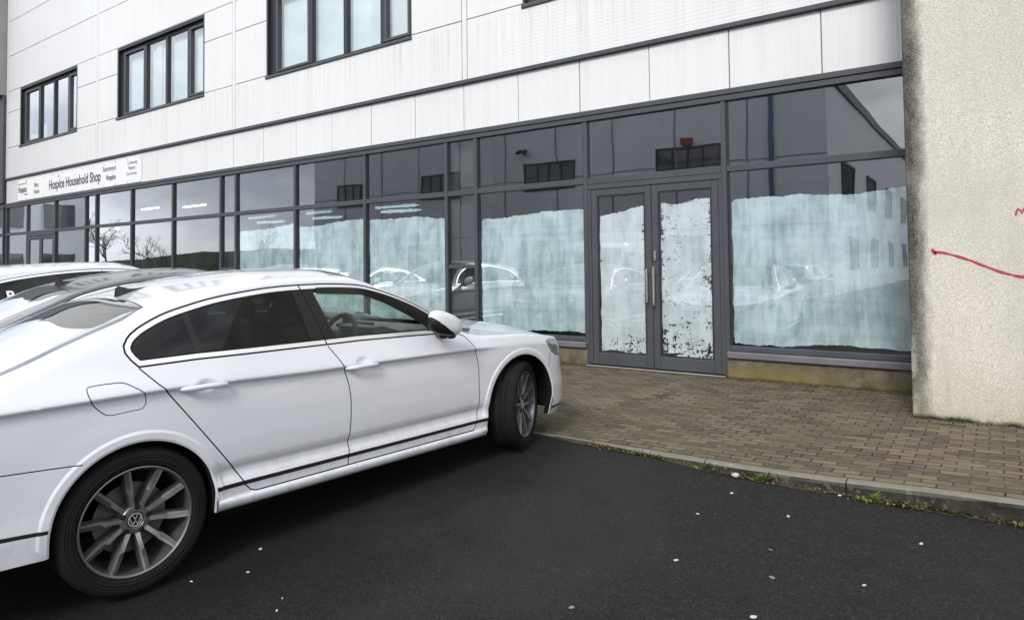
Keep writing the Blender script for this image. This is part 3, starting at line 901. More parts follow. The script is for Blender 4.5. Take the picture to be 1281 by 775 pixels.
M['room_wall']=simple('room_wall',(.11,.115,.12),.9,var=.2,scale=.6)
M['room_floor']=simple('room_floor',(.06,.058,.055),.7)
M['room_ceil']=simple('room_ceiling',(.16,.165,.17),.9)
M['column']=simple('column_block',(.05,.05,.052),.9,var=.25,scale=3)
M['blind']=simple('window_blind',(.80,.86,.88),.8,var=.15,scale=.7)
M['curtain']=simple('curtain_white',(.80,.82,.83),.8,var=.05,scale=5)
M['steel']=simple('brushed_steel',(.58,.55,.50),.3,.95,var=.08)
M['sign_white']=simple('sign_white',(.80,.80,.82),.4,var=.03,scale=2)
M['sign_black']=simple('sign_lettering',(.03,.03,.035),.5)
M['sign_grey']=simple('sign_lettering_grey',(.13,.13,.14),.5)
M['sign_orange']=simple('sign_flame',(.72,.14,.03),.5)
M['glass']=mat_glass('shop_glass',(.87,.98,1.0),5.8,1.52,.10,.03)
M['glass_door']=mat_glass('door_glass',(.94,.985,1.0),4.8,1.52,.08,.02)
M['glass_up']=mat_glass('upper_glass',(.86,.94,.95),4.5,1.52,.10,.03)
def emis(name,c,s):
    m,nt,out=newmat(name);e=nt.nodes.new('ShaderNodeEmission');e.inputs[0].default_value=(*c,1);e.inputs[1].default_value=s
    nt.links.new(e.outputs[0],out.inputs[0]);return m
M['tube']=emis('lit_tube',(1,.93,.80),9.0)
M['bulb']=emis('lit_bulb',(1,.75,.42),14.0)

def mat_wash(name,c1,c2,scratch,seed,edge=0.0,thinness=.25):
    """whitewash brushed on the inside of a pane; UV 0..1 over the pane"""
    m,nt,out=newmat(name); g=G(nt)
    w=g.n('ShaderNodeNewGeometry').outputs['Position']
    mp=lambda s,l=(0,0,0):(lambda nd:(g.l(w,nd.inputs[0]),nd.inputs['Scale'].__setattr__('default_value',s),nd.inputs['Location'].__setattr__('default_value',l),nd.outputs[0])[-1])(g.n('ShaderNodeMapping'))
    uv=g.sep(g.coord('UV'))
    streak=g.noise(mp((11,1,1.3),(seed,0,0)),1.0,7,.72)
    blot=g.noise(mp((2.2,1,1.6),(seed*3,0,0)),1.4,7,.65,.4)
    roll=g.noise(mp((.6,1,14),(seed*5,0,0)),1.0,4,.6)
    f=g.math('ADD',g.math('MULTIPLY',streak,.30),g.math('ADD',g.math('MULTIPLY',blot,.52),g.math('MULTIPLY',roll,.18)))
    c=g.mix(g.ramp(f,[(.38,0),(.58,1)]),c1,c2)
    # paint missing: flakes and scrapes, more of them towards the edges and the foot
    fl=g.noise(mp((5,1,4),(seed*7,0,0)),1.9,6,.66,.35)
    fine=g.noise(mp((34,1,26),(seed*2,0,0)),1.0,4,.62,.5)
    scr=g.noise(mp((3.5,1,16),(seed*2.3,0,0)),1.2,4,.6,1.2)
    patch=g.noise(mp((1.6,1,1.5),(seed*11,0,0)),1.0,3,.5)
    u,v=uv[0],uv[1]
    eu=g.math('MINIMUM',u,g.math('SUBTRACT',1.0,u))
    edg=g.ramp(g.math('ADD',eu,g.math('MULTIPLY',g.math('SUBTRACT',fl,.5),.12)),[(0.0,1),(.05,.45),(.10,0)])
    foot=g.ramp(g.math('ADD',v,g.math('MULTIPLY',g.math('SUBTRACT',fl,.5),.25)),[(0.0,1),(.07,.7),(.22,0)])
    thr=g.math('ADD',scratch,g.math('MULTIPLY',g.math('MAXIMUM',edg,foot),edge))
    thr=g.math('ADD',thr,g.math('MULTIPLY',g.math('SUBTRACT',patch,.5),.16))
    low=g.math('MINIMUM',g.math('ADD',g.math('MULTIPLY',fl,.55),g.math('MULTIPLY',fine,.45)),g.math('ADD',g.math('MULTIPLY',scr,.8),g.math('MULTIPLY',fine,.25)))
    miss=g.math('MULTIPLY',g.math('SUBTRACT',thr,low),26,clamp=True)
    thin=g.ramp(g.math('ADD',g.math('MULTIPLY',streak,.5),g.math('MULTIPLY',blot,.5)),[(.32,1-thinness),(.52,.99)])
    a=g.math('MULTIPLY',g.math('SUBTRACT',1.0,miss),thin)
    df=g.n('ShaderNodeBsdfDiffuse');g.l(c,df.inputs[0])
    tr=g.n('ShaderNodeBsdfTransparent')
    mx=g.n('ShaderNodeMixShader');g.l(a,mx.inputs[0]);g.l(tr.outputs[0],mx.inputs[1]);g.l(df.outputs[0],mx.inputs[2])
    g.l(mx.outputs[0],out.inputs[0]); return m
M['wash1']=mat_wash('whitewash_teal',(.53,.60,.625),(.97,.985,.99),.30,1.3,.06,.26)
M['wash3']=mat_wash('whitewash_flaked_door',(.68,.74,.77),(.93,.96,.98),.420,9.7,.07,.12)
M['wash_plain']=simple('whitewash_stroke',(.62,.74,.72),.9)
M['wash2']=mat_wash('whitewash_door',(.66,.71,.74),(.92,.95,.97),.372,4.1,.09,.12)

def mat_render():
    m,nt,out=newmat('pebbledash_render'); g=G(nt)
    w=g.world(); x,y,z=g.sep(w)
    grain=g.noise(w,150,4,.62); peb=g.n('ShaderNodeTexVoronoi');g.l(w,peb.inputs['Vector']);peb.inputs['Scale'].default_value=120
    n2=g.noise(w,5,6,.7); n3=g.noise(g.world((1,1,.4)),9,6,.72)
    c=g.mix(g.ramp(grain,[(.32,0),(.62,1)]),(.38,.355,.305),(.79,.755,.68))
    c=g.mix(g.math('MULTIPLY',g.ramp(g.noise(w,1.1,5,.6),[(.42,0),(.66,1)]),.5),c,(.50,.485,.44))
    c=g.mix(g.math('MULTIPLY',g.ramp(g.noise(g.world((3,1,.25)),2.2,6,.7),[(.48,0),(.75,1)]),.35),c,(.42,.40,.35))
    # black algae along the left edge, wider lower down
    ed=g.math('ADD',g.math('SUBTRACT',x,-.649),g.math('MULTIPLY',g.math('SUBTRACT',n3,.5),.16))
    k=g.ramp(g.math('MULTIPLY',ed,3.0,clamp=True),[(.14,1),(.30,.75),(.50,0)])
    k=g.math('MULTIPLY',k,g.ramp(grain,[(.40,1),(.75,.70)]))
    k=g.math('MULTIPLY',k,g.ramp(g.noise(g.world((1,1,.6)),3.0,5,.6),[(.30,.75),(.55,1)]))
    c=g.mix(k,c,(.028,.026,.024))
    # pale worn corner low down
    lw=g.math('MULTIPLY',g.ramp(z,[(.35,1),(.85,0)]),g.ramp(g.math('MULTIPLY',g.math('ADD',g.math('SUBTRACT',x,-.649),g.math('MULTIPLY',n2,.08)),6.0,clamp=True),[(.30,1),(.62,0)]))
    c=g.mix(g.math('MULTIPLY',g.math('MULTIPLY',lw,g.ramp(n2,[(.46,0),(.56,1)])),.8),c,(.62,.61,.58))
    # damp foot with green algae
    ft=g.ramp(g.math('ADD',z,g.math('MULTIPLY',g.math('SUBTRACT',n2,.5),.5)),[(.0,1),(.10,.6),(.55,0)])
    c=g.mix(g.math('MULTIPLY',ft,.55),c,(.27,.26,.15))
    ft2=g.ramp(g.math('ADD',z,g.math('MULTIPLY',g.math('SUBTRACT',n2,.5),.10)),[(-.01,1),(.04,0)])
    c=g.mix(ft2,c,(.035,.03,.025))
    nm=g.bump(g.math('ADD',grain,g.math('MULTIPLY',peb.outputs[0],.6)),.5,.008)
    g.l(g.pbsdf(c,.92,0,nm,0,.15),out.inputs[0]); return m
M['render']=mat_render()
def mat_concrete(name,base=(.26,.25,.235),moss=.5,zlo=0.0,zhi=.2,yellow=False):
    m,nt,out=newmat(name); g=G(nt)
    w=g.world(); x,y,z=g.sep(w)
    n1=g.noise(w,7,7,.7);n2=g.noise(w,60,4,.6);n3=g.noise(w,2.2,5,.65)
    c=g.mix(g.ramp(n1,[(.3,0),(.7,1)]),tuple(b*.55 for b in base),tuple(b*1.15 for b in base))
    c=g.mix(g.math('MULTIPLY',g.ramp(n2,[(.55,0),(.75,1)]),.5),c,tuple(b*.5 for b in base))
    c=g.mix(g.math('MULTIPLY',g.ramp(n3,[(.42,0),(.62,1)]),moss),c,(.16,.135,.035) if yellow else (.10,.10,.045))
    v=g.n('ShaderNodeTexVoronoi');g.l(w,v.inputs['Vector']);v.inputs['Scale'].default_value=11
    li=g.math('MULTIPLY',g.ramp(v.outputs['Distance'],[(.16,1),(.24,0)]),g.ramp(g.noise(w,3,2),[(.5,0),(.55,1)]))
    c=g.mix(g.math('MULTIPLY',li,.55 if not yellow else .1),c,(.42,.42,.36))
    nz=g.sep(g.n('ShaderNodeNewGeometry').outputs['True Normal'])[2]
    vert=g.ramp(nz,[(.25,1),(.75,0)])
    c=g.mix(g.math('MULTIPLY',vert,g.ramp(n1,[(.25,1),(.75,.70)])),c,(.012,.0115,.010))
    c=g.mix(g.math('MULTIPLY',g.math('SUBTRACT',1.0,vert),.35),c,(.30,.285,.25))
    sp_=g.math('MULTIPLY',g.ramp(g.noise(w,19,5,.7),[(.56,0),(.62,1)]),.45)
    c=g.mix(sp_,c,(.16,.155,.12))
    nm=g.bump(g.math('ADD',n1,n2),.5,.008)
    g.l(g.pbsdf(c,.92,0,nm,0,.2),out.inputs[0]); return m
def mat_plinth():
    m,nt,out=newmat('plinth_concrete'); g=G(nt); w=g.world(); x,y,z=g.sep(w)
    n1=g.noise(w,7,7,.7);n2=g.noise(w,60,4,.6);n3=g.noise(w,3.2,5,.65)
    c=g.mix(g.ramp(n1,[(.3,0),(.7,1)]),(.075,.062,.045),(.20,.175,.135))
    c=g.mix(g.math('MULTIPLY',g.ramp(n2,[(.55,0),(.75,1)]),.4),c,(.06,.05,.04))
    lo=g.ramp(g.math('ADD',z,g.math('MULTIPLY',g.math('SUBTRACT',n1,.5),.25)),[(.03,1),(.20,0)])
    lx=g.ramp(g.math('ABSOLUTE',g.math('ADD',x,2.15)),[(.3,1),(.75,.05)])
    c=g.mix(g.math('MULTIPLY',lo,g.math('MULTIPLY',lx,.8)),c,(.22,.18,.045))
    c=g.mix(g.math('MULTIPLY',g.math('MULTIPLY',lo,g.ramp(n3,[(.4,0),(.55,1)])),.6),c,(.13,.11,.03))
    ft=g.ramp(g.math('ADD',z,g.math('MULTIPLY',n1,.05)),[(.02,1),(.06,0)])
    c=g.mix(g.math('MULTIPLY',ft,.8),c,(.03,.026,.02))
    g.l(g.pbsdf(c,.92,0,g.bump(g.math('ADD',n1,n2),.5,.008),0,.2),out.inputs[0]); return m
M['plinth']=mat_plinth()
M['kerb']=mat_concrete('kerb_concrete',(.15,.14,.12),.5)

def mat_brick():
    m,nt,out=newmat('block_paving'); g=G(nt)
    g0=g.n('ShaderNodeNewGeometry'); pos=g0.outputs['Position']
    # slight wobble of the courses
    nd=g.n('ShaderNodeTexNoise');nd.inputs['Scale'].default_value=2.4;nd.inputs['Detail'].default_value=2;g.l(pos,nd.inputs['Vector'])
    vm=g.n('ShaderNodeVectorMath',operation='MULTIPLY_ADD');g.l(nd.outputs['Color'],vm.inputs[0]);vm.inputs[1].default_value=(.030,.030,0);g.l(pos,vm.inputs[2])
    br=g.n('ShaderNodeTexBrick');g.l(vm.outputs[0],br.inputs['Vector'])
    br.inputs['Scale'].default_value=1.0;br.inputs['Brick Width'].default_value=.170;br.inputs['Row Height'].default_value=.0855;br.inputs['Mortar Size'].default_value=.0060;br.inputs['Mortar Smooth'].default_value=.35
    br.inputs['Color1'].default_value=(0,0,0,1);br.inputs['Color2'].default_value=(1,1,1,1);br.inputs['Mortar'].default_value=(.5,.5,.5,1);br.inputs['Bias'].default_value=0
    tone=g.n('ShaderNodeSeparateColor');g.l(br.outputs['Color'],tone.inputs[0]);t=tone.outputs[0]
    n1=g.noise(pos,3.2,6,.7);n2=g.noise(pos,70,5,.7);n3=g.noise(pos,.9,5,.6)
    c=g.mix(t,(.064,.052,.041),(.192,.152,.110))
    c=g.mix(g.math('MULTIPLY',g.ramp(n1,[(.4,0),(.7,1)]),.6),c,(.190,.162,.128))
    c=g.mix(g.math('MULTIPLY',g.ramp(n2,[(.5,0),(.72,1)]),.55),c,(.065,.055,.042))
    c=g.mix(g.math('MULTIPLY',g.ramp(n3,[(.42,0),(.62,1)]),.6),c,(.088,.080,.055))
    # pale lichen flecks
    v=g.n('ShaderNodeTexVoronoi');g.l(pos,v.inputs['Vector']);v.inputs['Scale'].default_value=13
    fl=g.math('MULTIPLY',g.ramp(g.math('ADD',v.outputs['Distance'],g.math('MULTIPLY',n2,.15)),[(.20,1),(.27,0)]),g.ramp(g.noise(pos,4,3),[(.50,0),(.58,1)]))
    c=g.mix(g.math('MULTIPLY',fl,.55),c,(.36,.32,.23))
    jm=br.outputs['Fac']
    moss=g.ramp(g.noise(pos,2.3,5,.65),[(.42,0),(.6,1)])
    jc=g.mix(moss,(.020,.016,.012),(.095,.09,.025))
    c=g.mix(g.math('MULTIPLY',jm,.92),c,jc)
    # dirt and moss along the foot of the building
    sy=g.sep(pos)[1]
    c=g.mix(g.math('MULTIPLY',g.ramp(g.math('ADD',sy,g.math('MULTIPLY',g.math('SUBTRACT',n1,.5),.35)),[(-.22,0),(-.02,1)]),.8),c,(.035,.03,.02))
    h=g.math('SUBTRACT',g.math('MULTIPLY',n2,.35),g.math('MULTIPLY',jm,1.0))
    h=g.math('ADD',h,g.math('MULTIPLY',t,.35))
    nm=g.bump(h,.9,.012)
    g.l(g.pbsdf(c,.88,0,nm,0,.25),out.inputs[0]); return m
M['brick']=mat_brick()
def mat_asphalt():
    m,nt,out=newmat('asphalt'); g=G(nt)
    pos=g.world(); n0=g.noise(pos,150,4,.7);v=g.n('ShaderNodeTexVoronoi');g.l(pos,v.inputs['Vector']);v.inputs['Scale'].default_value=135
    n1=g.noise(pos,1.1,6,.65);n2=g.noise(pos,6,5,.6)
    c=g.mix(g.ramp(n0,[(.38,0),(.66,1)]),(.004,.004,.0045),(.040,.039,.039))
    vc=g.n('ShaderNodeSeparateColor');g.l(v.outputs['Color'],vc.inputs[0])
    c=g.mix(g.math('MULTIPLY',g.ramp(vc.outputs[0],[(.72,0),(1,1)]),.5),c,(.08,.078,.074))
    c=g.mix(g.math('MULTIPLY',g.ramp(n1,[(.45,0),(.72,1)]),.35),c,(.036,.034,.033))
    c=g.mix(g.math('MULTIPLY',g.ramp(n2,[(.50,0),(.72,1)]),.45),c,(.011,.011,.011))
    c=g.mix(g.math('MULTIPLY',g.ramp(g.noise(pos,30,3,.6),[(.58,0),(.70,1)]),.5),c,(.060,.057,.053))
    v2=g.n('ShaderNodeTexVoronoi');g.l(pos,v2.inputs['Vector']);v2.inputs['Scale'].default_value=48;v2c=g.n('ShaderNodeSeparateColor');g.l(v2.outputs['Color'],v2c.inputs[0])
    stn=g.math('MULTIPLY',g.math('MULTIPLY',g.ramp(v2.outputs['Distance'],[(.16,1),(.24,0)]),g.ramp(v2c.outputs[1],[(.80,0),(.95,1)])),.7)
    c=g.mix(stn,c,(.12,.115,.105))
    c=g.mix(g.math('MULTIPLY',g.ramp(g.noise(pos,.55,5,.6,.6),[(.48,0),(.62,1)]),.35),c,(.048,.046,.044))
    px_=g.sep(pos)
    left_shade=g.math('MULTIPLY',g.ramp(g.math('ADD',g.math('MULTIPLY',g.math('ADD',px_[0],4.6),.4),g.math('MULTIPLY',g.math('SUBTRACT',n1,.5),.6)),[(.45,1),(.95,0)]),.8)  # shade around the car at the left, darkened into the asphalt colour
    c=g.mix(left_shade,c,(.006,.006,.007))
    nm=g.bump(g.math('ADD',n0,g.math('MULTIPLY',v.outputs['Distance'],-.8)),1.0,.012)
    g.l(g.pbsdf(c,.86,0,nm,0,.22),out.inputs[0]); return m
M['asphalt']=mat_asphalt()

# ---------------------------------------------------------------- setting: ground
def zroad(x,y):
    yy=max(y,-9.0)
    return -.058-.066*sst(-2.9,-1.0,x)+.0316*(yy+3.3)
def zkerb(x): return -.055+.05*sst(-1.4,.2,x)
KY=-3.28
def zpave(x,y):
    if y>-.001: return 0.0
    t=min(1,max(0,-y/3.16)); return (zkerb(x)-.004)*t
def grid(name,xs,ys,zf,mat):
    b=MB(); nx=len(xs)
    vs=[(x,y,zf(x,y)) for y in ys for x in xs]
    fs=[(j*nx+i,j*nx+i+1,(j+1)*nx+i+1,(j+1)*nx+i) for j in range(len(ys)-1) for i in range(nx-1)]
    b.add(vs,fs); o=b.build(name,mat,None,True); tag(o,kind='structure'); return o
fr=lambda a,b,n:[a+(b-a)*i/n for i in range(n+1)]
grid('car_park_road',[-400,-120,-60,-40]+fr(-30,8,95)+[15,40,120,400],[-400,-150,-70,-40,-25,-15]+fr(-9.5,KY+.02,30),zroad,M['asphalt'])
grid('pavement',[-60,-40]+fr(-30,8,76)+[15,40],fr(KY+.075,0.0,8),zpave,M['brick'])
grid('ground',[-900,-400,-100,-26,8,100,400,900],[-900,-300,-60,-10,10,60,300,900],lambda x,y:-.62,simple('far_ground',(.06,.06,.05),.9))
kb=MB(); rk=random.Random(3)
L=.915; k0=-.826
for i in range(-32,12):
    a=k0+L*i; b=a+L-.007
    dz=rk.uniform(-.003,.003); dy=rk.uniform(-.003,.003)
    n=6
    prof=[(KY,-.35),(KY,-.030),(KY+.006,-.012),(KY+.018,-.003),(KY+.035,0),(KY+.075,0.001),(KY+.075,-.2)]
    vs=[]
    for j in range(n+1):
        x=a+(b-a)*j/n
        for q,(y,z) in enumerate(prof):
            jit=rk.uniform(-.0025,.0025) if 0<q<5 and 0<j<n else 0
            vs.append((x,y+dy+jit,zkerb(x)+z+dz+jit))
    m_=len(prof); fs=[]
    for j in range(n):
        for q in range(m_-1): fs.append((j*m_+q,(j+1)*m_+q,(j+1)*m_+q+1,j*m_+q+1))
    fs.append(tuple(range(m_)));fs.append(tuple(range(n*m_,n*m_+m_))[::-1])
    kb.add(vs,fs)
kb.box(-30,8,KY+.012,KY+.068,-.4,-.068,1)
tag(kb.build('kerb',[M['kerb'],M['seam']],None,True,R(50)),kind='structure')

# ---------------------------------------------------------------- shop building
BX0,BX1=-24.72,-.649
bld=empty('shop_building',(0,0,0),0,'long pale metal-clad building with a dark framed glass shopfront along the pavement','building')
def bp(mb,name,mats,parent=bld,smooth=False,ang=None): return mb.build(name,mats,parent,smooth,ang)
# cladding: fascia row of metre-wide panels
jx=[-24.70,-23.78]+[-22.77+1.0135*i for i in range(22)]
jx=[-24.70]+[-1.52-1.0135*i for i in range(22,-1,-1)]+[-.66]
for a,b in zip(jx[:-1],jx[1:]):
    d=random.uniform(-.0015,.0015)
    bp(MB().box(a+.005,b-.005,-.022+d,.0,3.395,4.098,bev=.004),'fascia_panel',M['clad_v'])
bp(MB().box(BX0,BX1,-.075,.0,4.101,4.160,bev=.006),'trim_band',M['frame'])
# upper wall: four bays
bays=[-24.70,-18.72,-12.645,-6.555,-.66]
wins=[(-23.70,-19.86),(-17.64,-13.745),(-11.55,-7.665),(-5.47,-1.60)]
Z=[4.163,5.085,6.175,6.815,7.905,8.985,10.0]
def panel(x0,x1,z0,z1):
    bp(MB().box(x0+.006,x1-.006,-.03+random.uniform(-.001,.001),.0,z0+.007,z1-.007,bev=.003),'wall_panel',M['clad_h'])
for i in range(4):
    x0,x1=bays[i]+.052,bays[i+1]-.052; w0,w1=wins[i]
    panel(x0,x1,Z[0],5.085)
    for (a,b) in((x0,w0),(w1,x1)):
        panel(a,b,5.085,Z[2]);panel(a,b,Z[2],Z[3])
    panel(w0,w1,6.79,Z[3])
    panel(x0,x1,Z[3],Z[4]);panel(x0,x1,Z[4],Z[5]);panel(x0,x1,Z[5],Z[6])
for x in bays:
    bp(MB().box(x-.045,x+.045,-.034,.0,4.163,10.0,bev=.006),'joint_cover',M['clad_flat'])
# wall behind, with window openings
w=MB()
w.box(BX0,BX1,.003,.25,3.40,5.04);w.box(BX0,BX1,.003,.25,6.79,10.0)
ed=[BX0]+[v for a,b in wins for v in(a,b)]+[BX1]
for a,b in zip(ed[0::2],ed[1::2]): w.box(a,b,.003,.25,5.04,6.79)
w.box(BX0,8,.25,9,9.9,10.0)
bp(w,'wall',M['backing'])
bp(MB().box(BX0,BX1,-.06,.3,10.002,10.16,bev=.02),'parapet',M['frame'])
# upper windows
for i,(a,b) in enumerate(wins):
    f=MB(); z0,z1=5.045,6.785; y0,y1=.055,.125
    W_=b-a
    # reveal lining
    f.box(a,a+.03,-.012,.25,z0,z1,1);f.box(b-.03,b,-.034,.25,z0,z1,1);f.box(a+.03,b-.03,-.02,.25,z1-.05,z1,1)
    f.box(a-.015,b+.015,-.055,.10,z0-.03,z0+.022,0,bev=.005)
    ms=[a+.03,a+.25,a+.25+.03]
    # frame: outer rails
    f.box(a+.03,b-.03,y0,y1,z0+.022,z0+.085,1);f.box(a+.03,b-.03,y0,y1,z1-.12,z1-.05,1)
    xs=[a+.03,a+.53*1,0]
    div=[a+.10,a+1.26,a+2.215,a+3.15,b-.06]
    f.box(a+.03,a+.50 if False else a+.22,y0,y1,z0+.085,z1-.12,1)
    for k,x in enumerate(div[1:4]): f.box(x-.045,x+.045,y0-.015,y1,z0+.085,z1-.12,1)
    f.box(b-.10,b-.03,y0,y1,z0+.085,z1-.12,1)
    # opening casements: slim extra frames on first and last light
    for (p,q) in((a+.22,div[1]-.045),(div[3]+.045,b-.10)):
        f.box(p,p+.05,y0-.02,y1,z0+.085,z1-.12,0,bev=.005);f.box(q-.05,q,y0-.02,y1,z0+.085,z1-.12,0,bev=.005)
        f.box(p+.05,q-.05,y0-.02,y1,z0+.085,z0+.135,0,bev=.005);f.box(p+.05,q-.05,y0-.02,y1,z1-.17,z1-.12,0,bev=.005)
    fr_=bp(f,'upper_window',[M['frame'],M['frame_dark']])
    xs=[a+.22]+div[1:4]+[b-.10]
    for p,q in zip(xs[:-1],xs[1:]):
        MB().add([(p+.01,y0+.03,z0+.08),(q-.01,y0+.03,z0+.08),(q-.01,y0+.03,z1-.11),(p+.01,y0+.03,z1-.11)],[(0,1,2,3)]).build('pane',M['glass_up'],fr_)
    rm=MB()
    if i>0:
        rm.box(a+.05,b-.05,.20,.215,z0,z1)
        rm.build('blind',M['blind'],fr_)
        cu=MB()
        for cx in((a+1.55,) if i==1 else (a+2.75,)): cu.box(cx,cx+.22,.165,.185,z0+.05,z1-.1)
        cu.build('curtain',M['curtain'],fr_)
    else:
        rm.box(a+.2,b-.05,2.2,2.25,z0-.4,z1+.3);rm.build('blind',M['room_wall'],fr_)
        for cv in([(a+2.35,.34,z1-.15),(a+2.85,.34,z1-.15),(a+2.95,.34,z0+.05),(a+2.75,.34,z0+.05),(a+2.6,.34,z1-.8)],[(a+3.2,.34,z1-.15),(b-.1,.34,z1-.15),(b-.1,.34,z0+.05),(a+3.25,.34,z0+.05)],[(a+.65,.34,z0+.6),(a+.95,.34,z0+.62),(a+.95,.34,z0+.05),(a+.65,.34,z0+.05)]): MB().add(cv,[tuple(range(len(cv)))]).build('curtain',M['curtain'],fr_)
# shopfront frame
MX=[-24.66,-23.10,-21.19,-19.33,-18.74,-16.90,-15.02,-13.13,-12.59,-10.68,-8.79,-6.955,-6.37,-4.49,-2.62,-.62]
bp(MB().box(BX0,BX1,-.055,.10,3.325,3.392,bev=.006),'head_trim',M['frame'])
bp(MB().box(BX0,BX1,-.040,.10,3.255,3.322,bev=.005),'head_frame',M['frame'])
for x in MX:
    zb=.008 if abs(x+4.49)<.01 or abs(x+2.62)<.01 or x<-21 and x>-23.5 else .30
    bp(MB().box(x-.030,x+.030,-.034,.10,zb,3.253,bev=.005),'mullion',M['frame'])
DOORS=(1,13); NARROW=(3,7,11)
WASH={8:(2.07,2.16,.42),9:(2.10,2.17,.40),10:(2.16,2.10,.40),12:(2.04,2.10,.405),14:(2.08,2.10,.415)}
def pane(x0,x1,z0,z1,parent,mat=None,y=.014):
    return MB().add([(x0,y,z0),(x1,y,z0),(x1,y,z1),(x0,y,z1)],[(0,1,2,3)]).build('pane',mat or M['glass'],parent)
def wash(x0,x1,z0,top0,top1,y,mat,parent,seed,rag=.03,gapl=0.02,gapr=.02):
    rr=random.Random(seed); n=70; b=MB(); uv=[]
    ph=[rr.uniform(0,6.28) for _ in range(6)]; bot=z0
    cols=[]
    st=[0.0]
    for i in range(n+1): st.append(st[-1]*.8+rr.uniform(-rag,rag)*.45)
    sb=[0.0]
    for i in range(n+1): sb.append(sb[-1]*.8+rr.uniform(-.008,.008))
    for i in range(n+1):
        t=i/n; x=x0+gapl+(x1-x0-gapl-gapr)*t
        zt=top0+(top1-top0)*t+.014*math.sin(2.2*t*3+ph[0])+.008*math.sin(9*t+ph[1])+st[i]
        zb=bot+sb[i]+.02*math.sin(5*t+ph[2])
        if t<.03: zt-=.03*(1-t/.03)
        cols.append((x,zb,zt))
    m_=14; vs=[]
    for x,zb,zt in cols:
        for j in range(m_+1):
            dx=0
            vs.append((x,y,zb+(zt-zb)*j/m_))
    # ragged side edges
    for j in range(m_+1):
        e=rr.uniform(0,.018); vs[j]=(vs[j][0]+e,y,vs[j][2]); k=n*(m_+1)+j; e=rr.uniform(0,.018); vs[k]=(vs[k][0]-e,y,vs[k][2])
    fs=[(i*(m_+1)+j,(i+1)*(m_+1)+j,(i+1)*(m_+1)+j+1,i*(m_+1)+j+1) for i in range(n) for j in range(m_)]
    b.add(vs,fs); o=b.build('whitewash',mat,parent)
    me=o.data; ul=me.uv_layers.new(name='UVMap')
    for lp in me.loops:
        vi=lp.vertex_index; ul.data[lp.index].uv=((vi//(m_+1))/n,(vi%(m_+1))/m_)
    return o
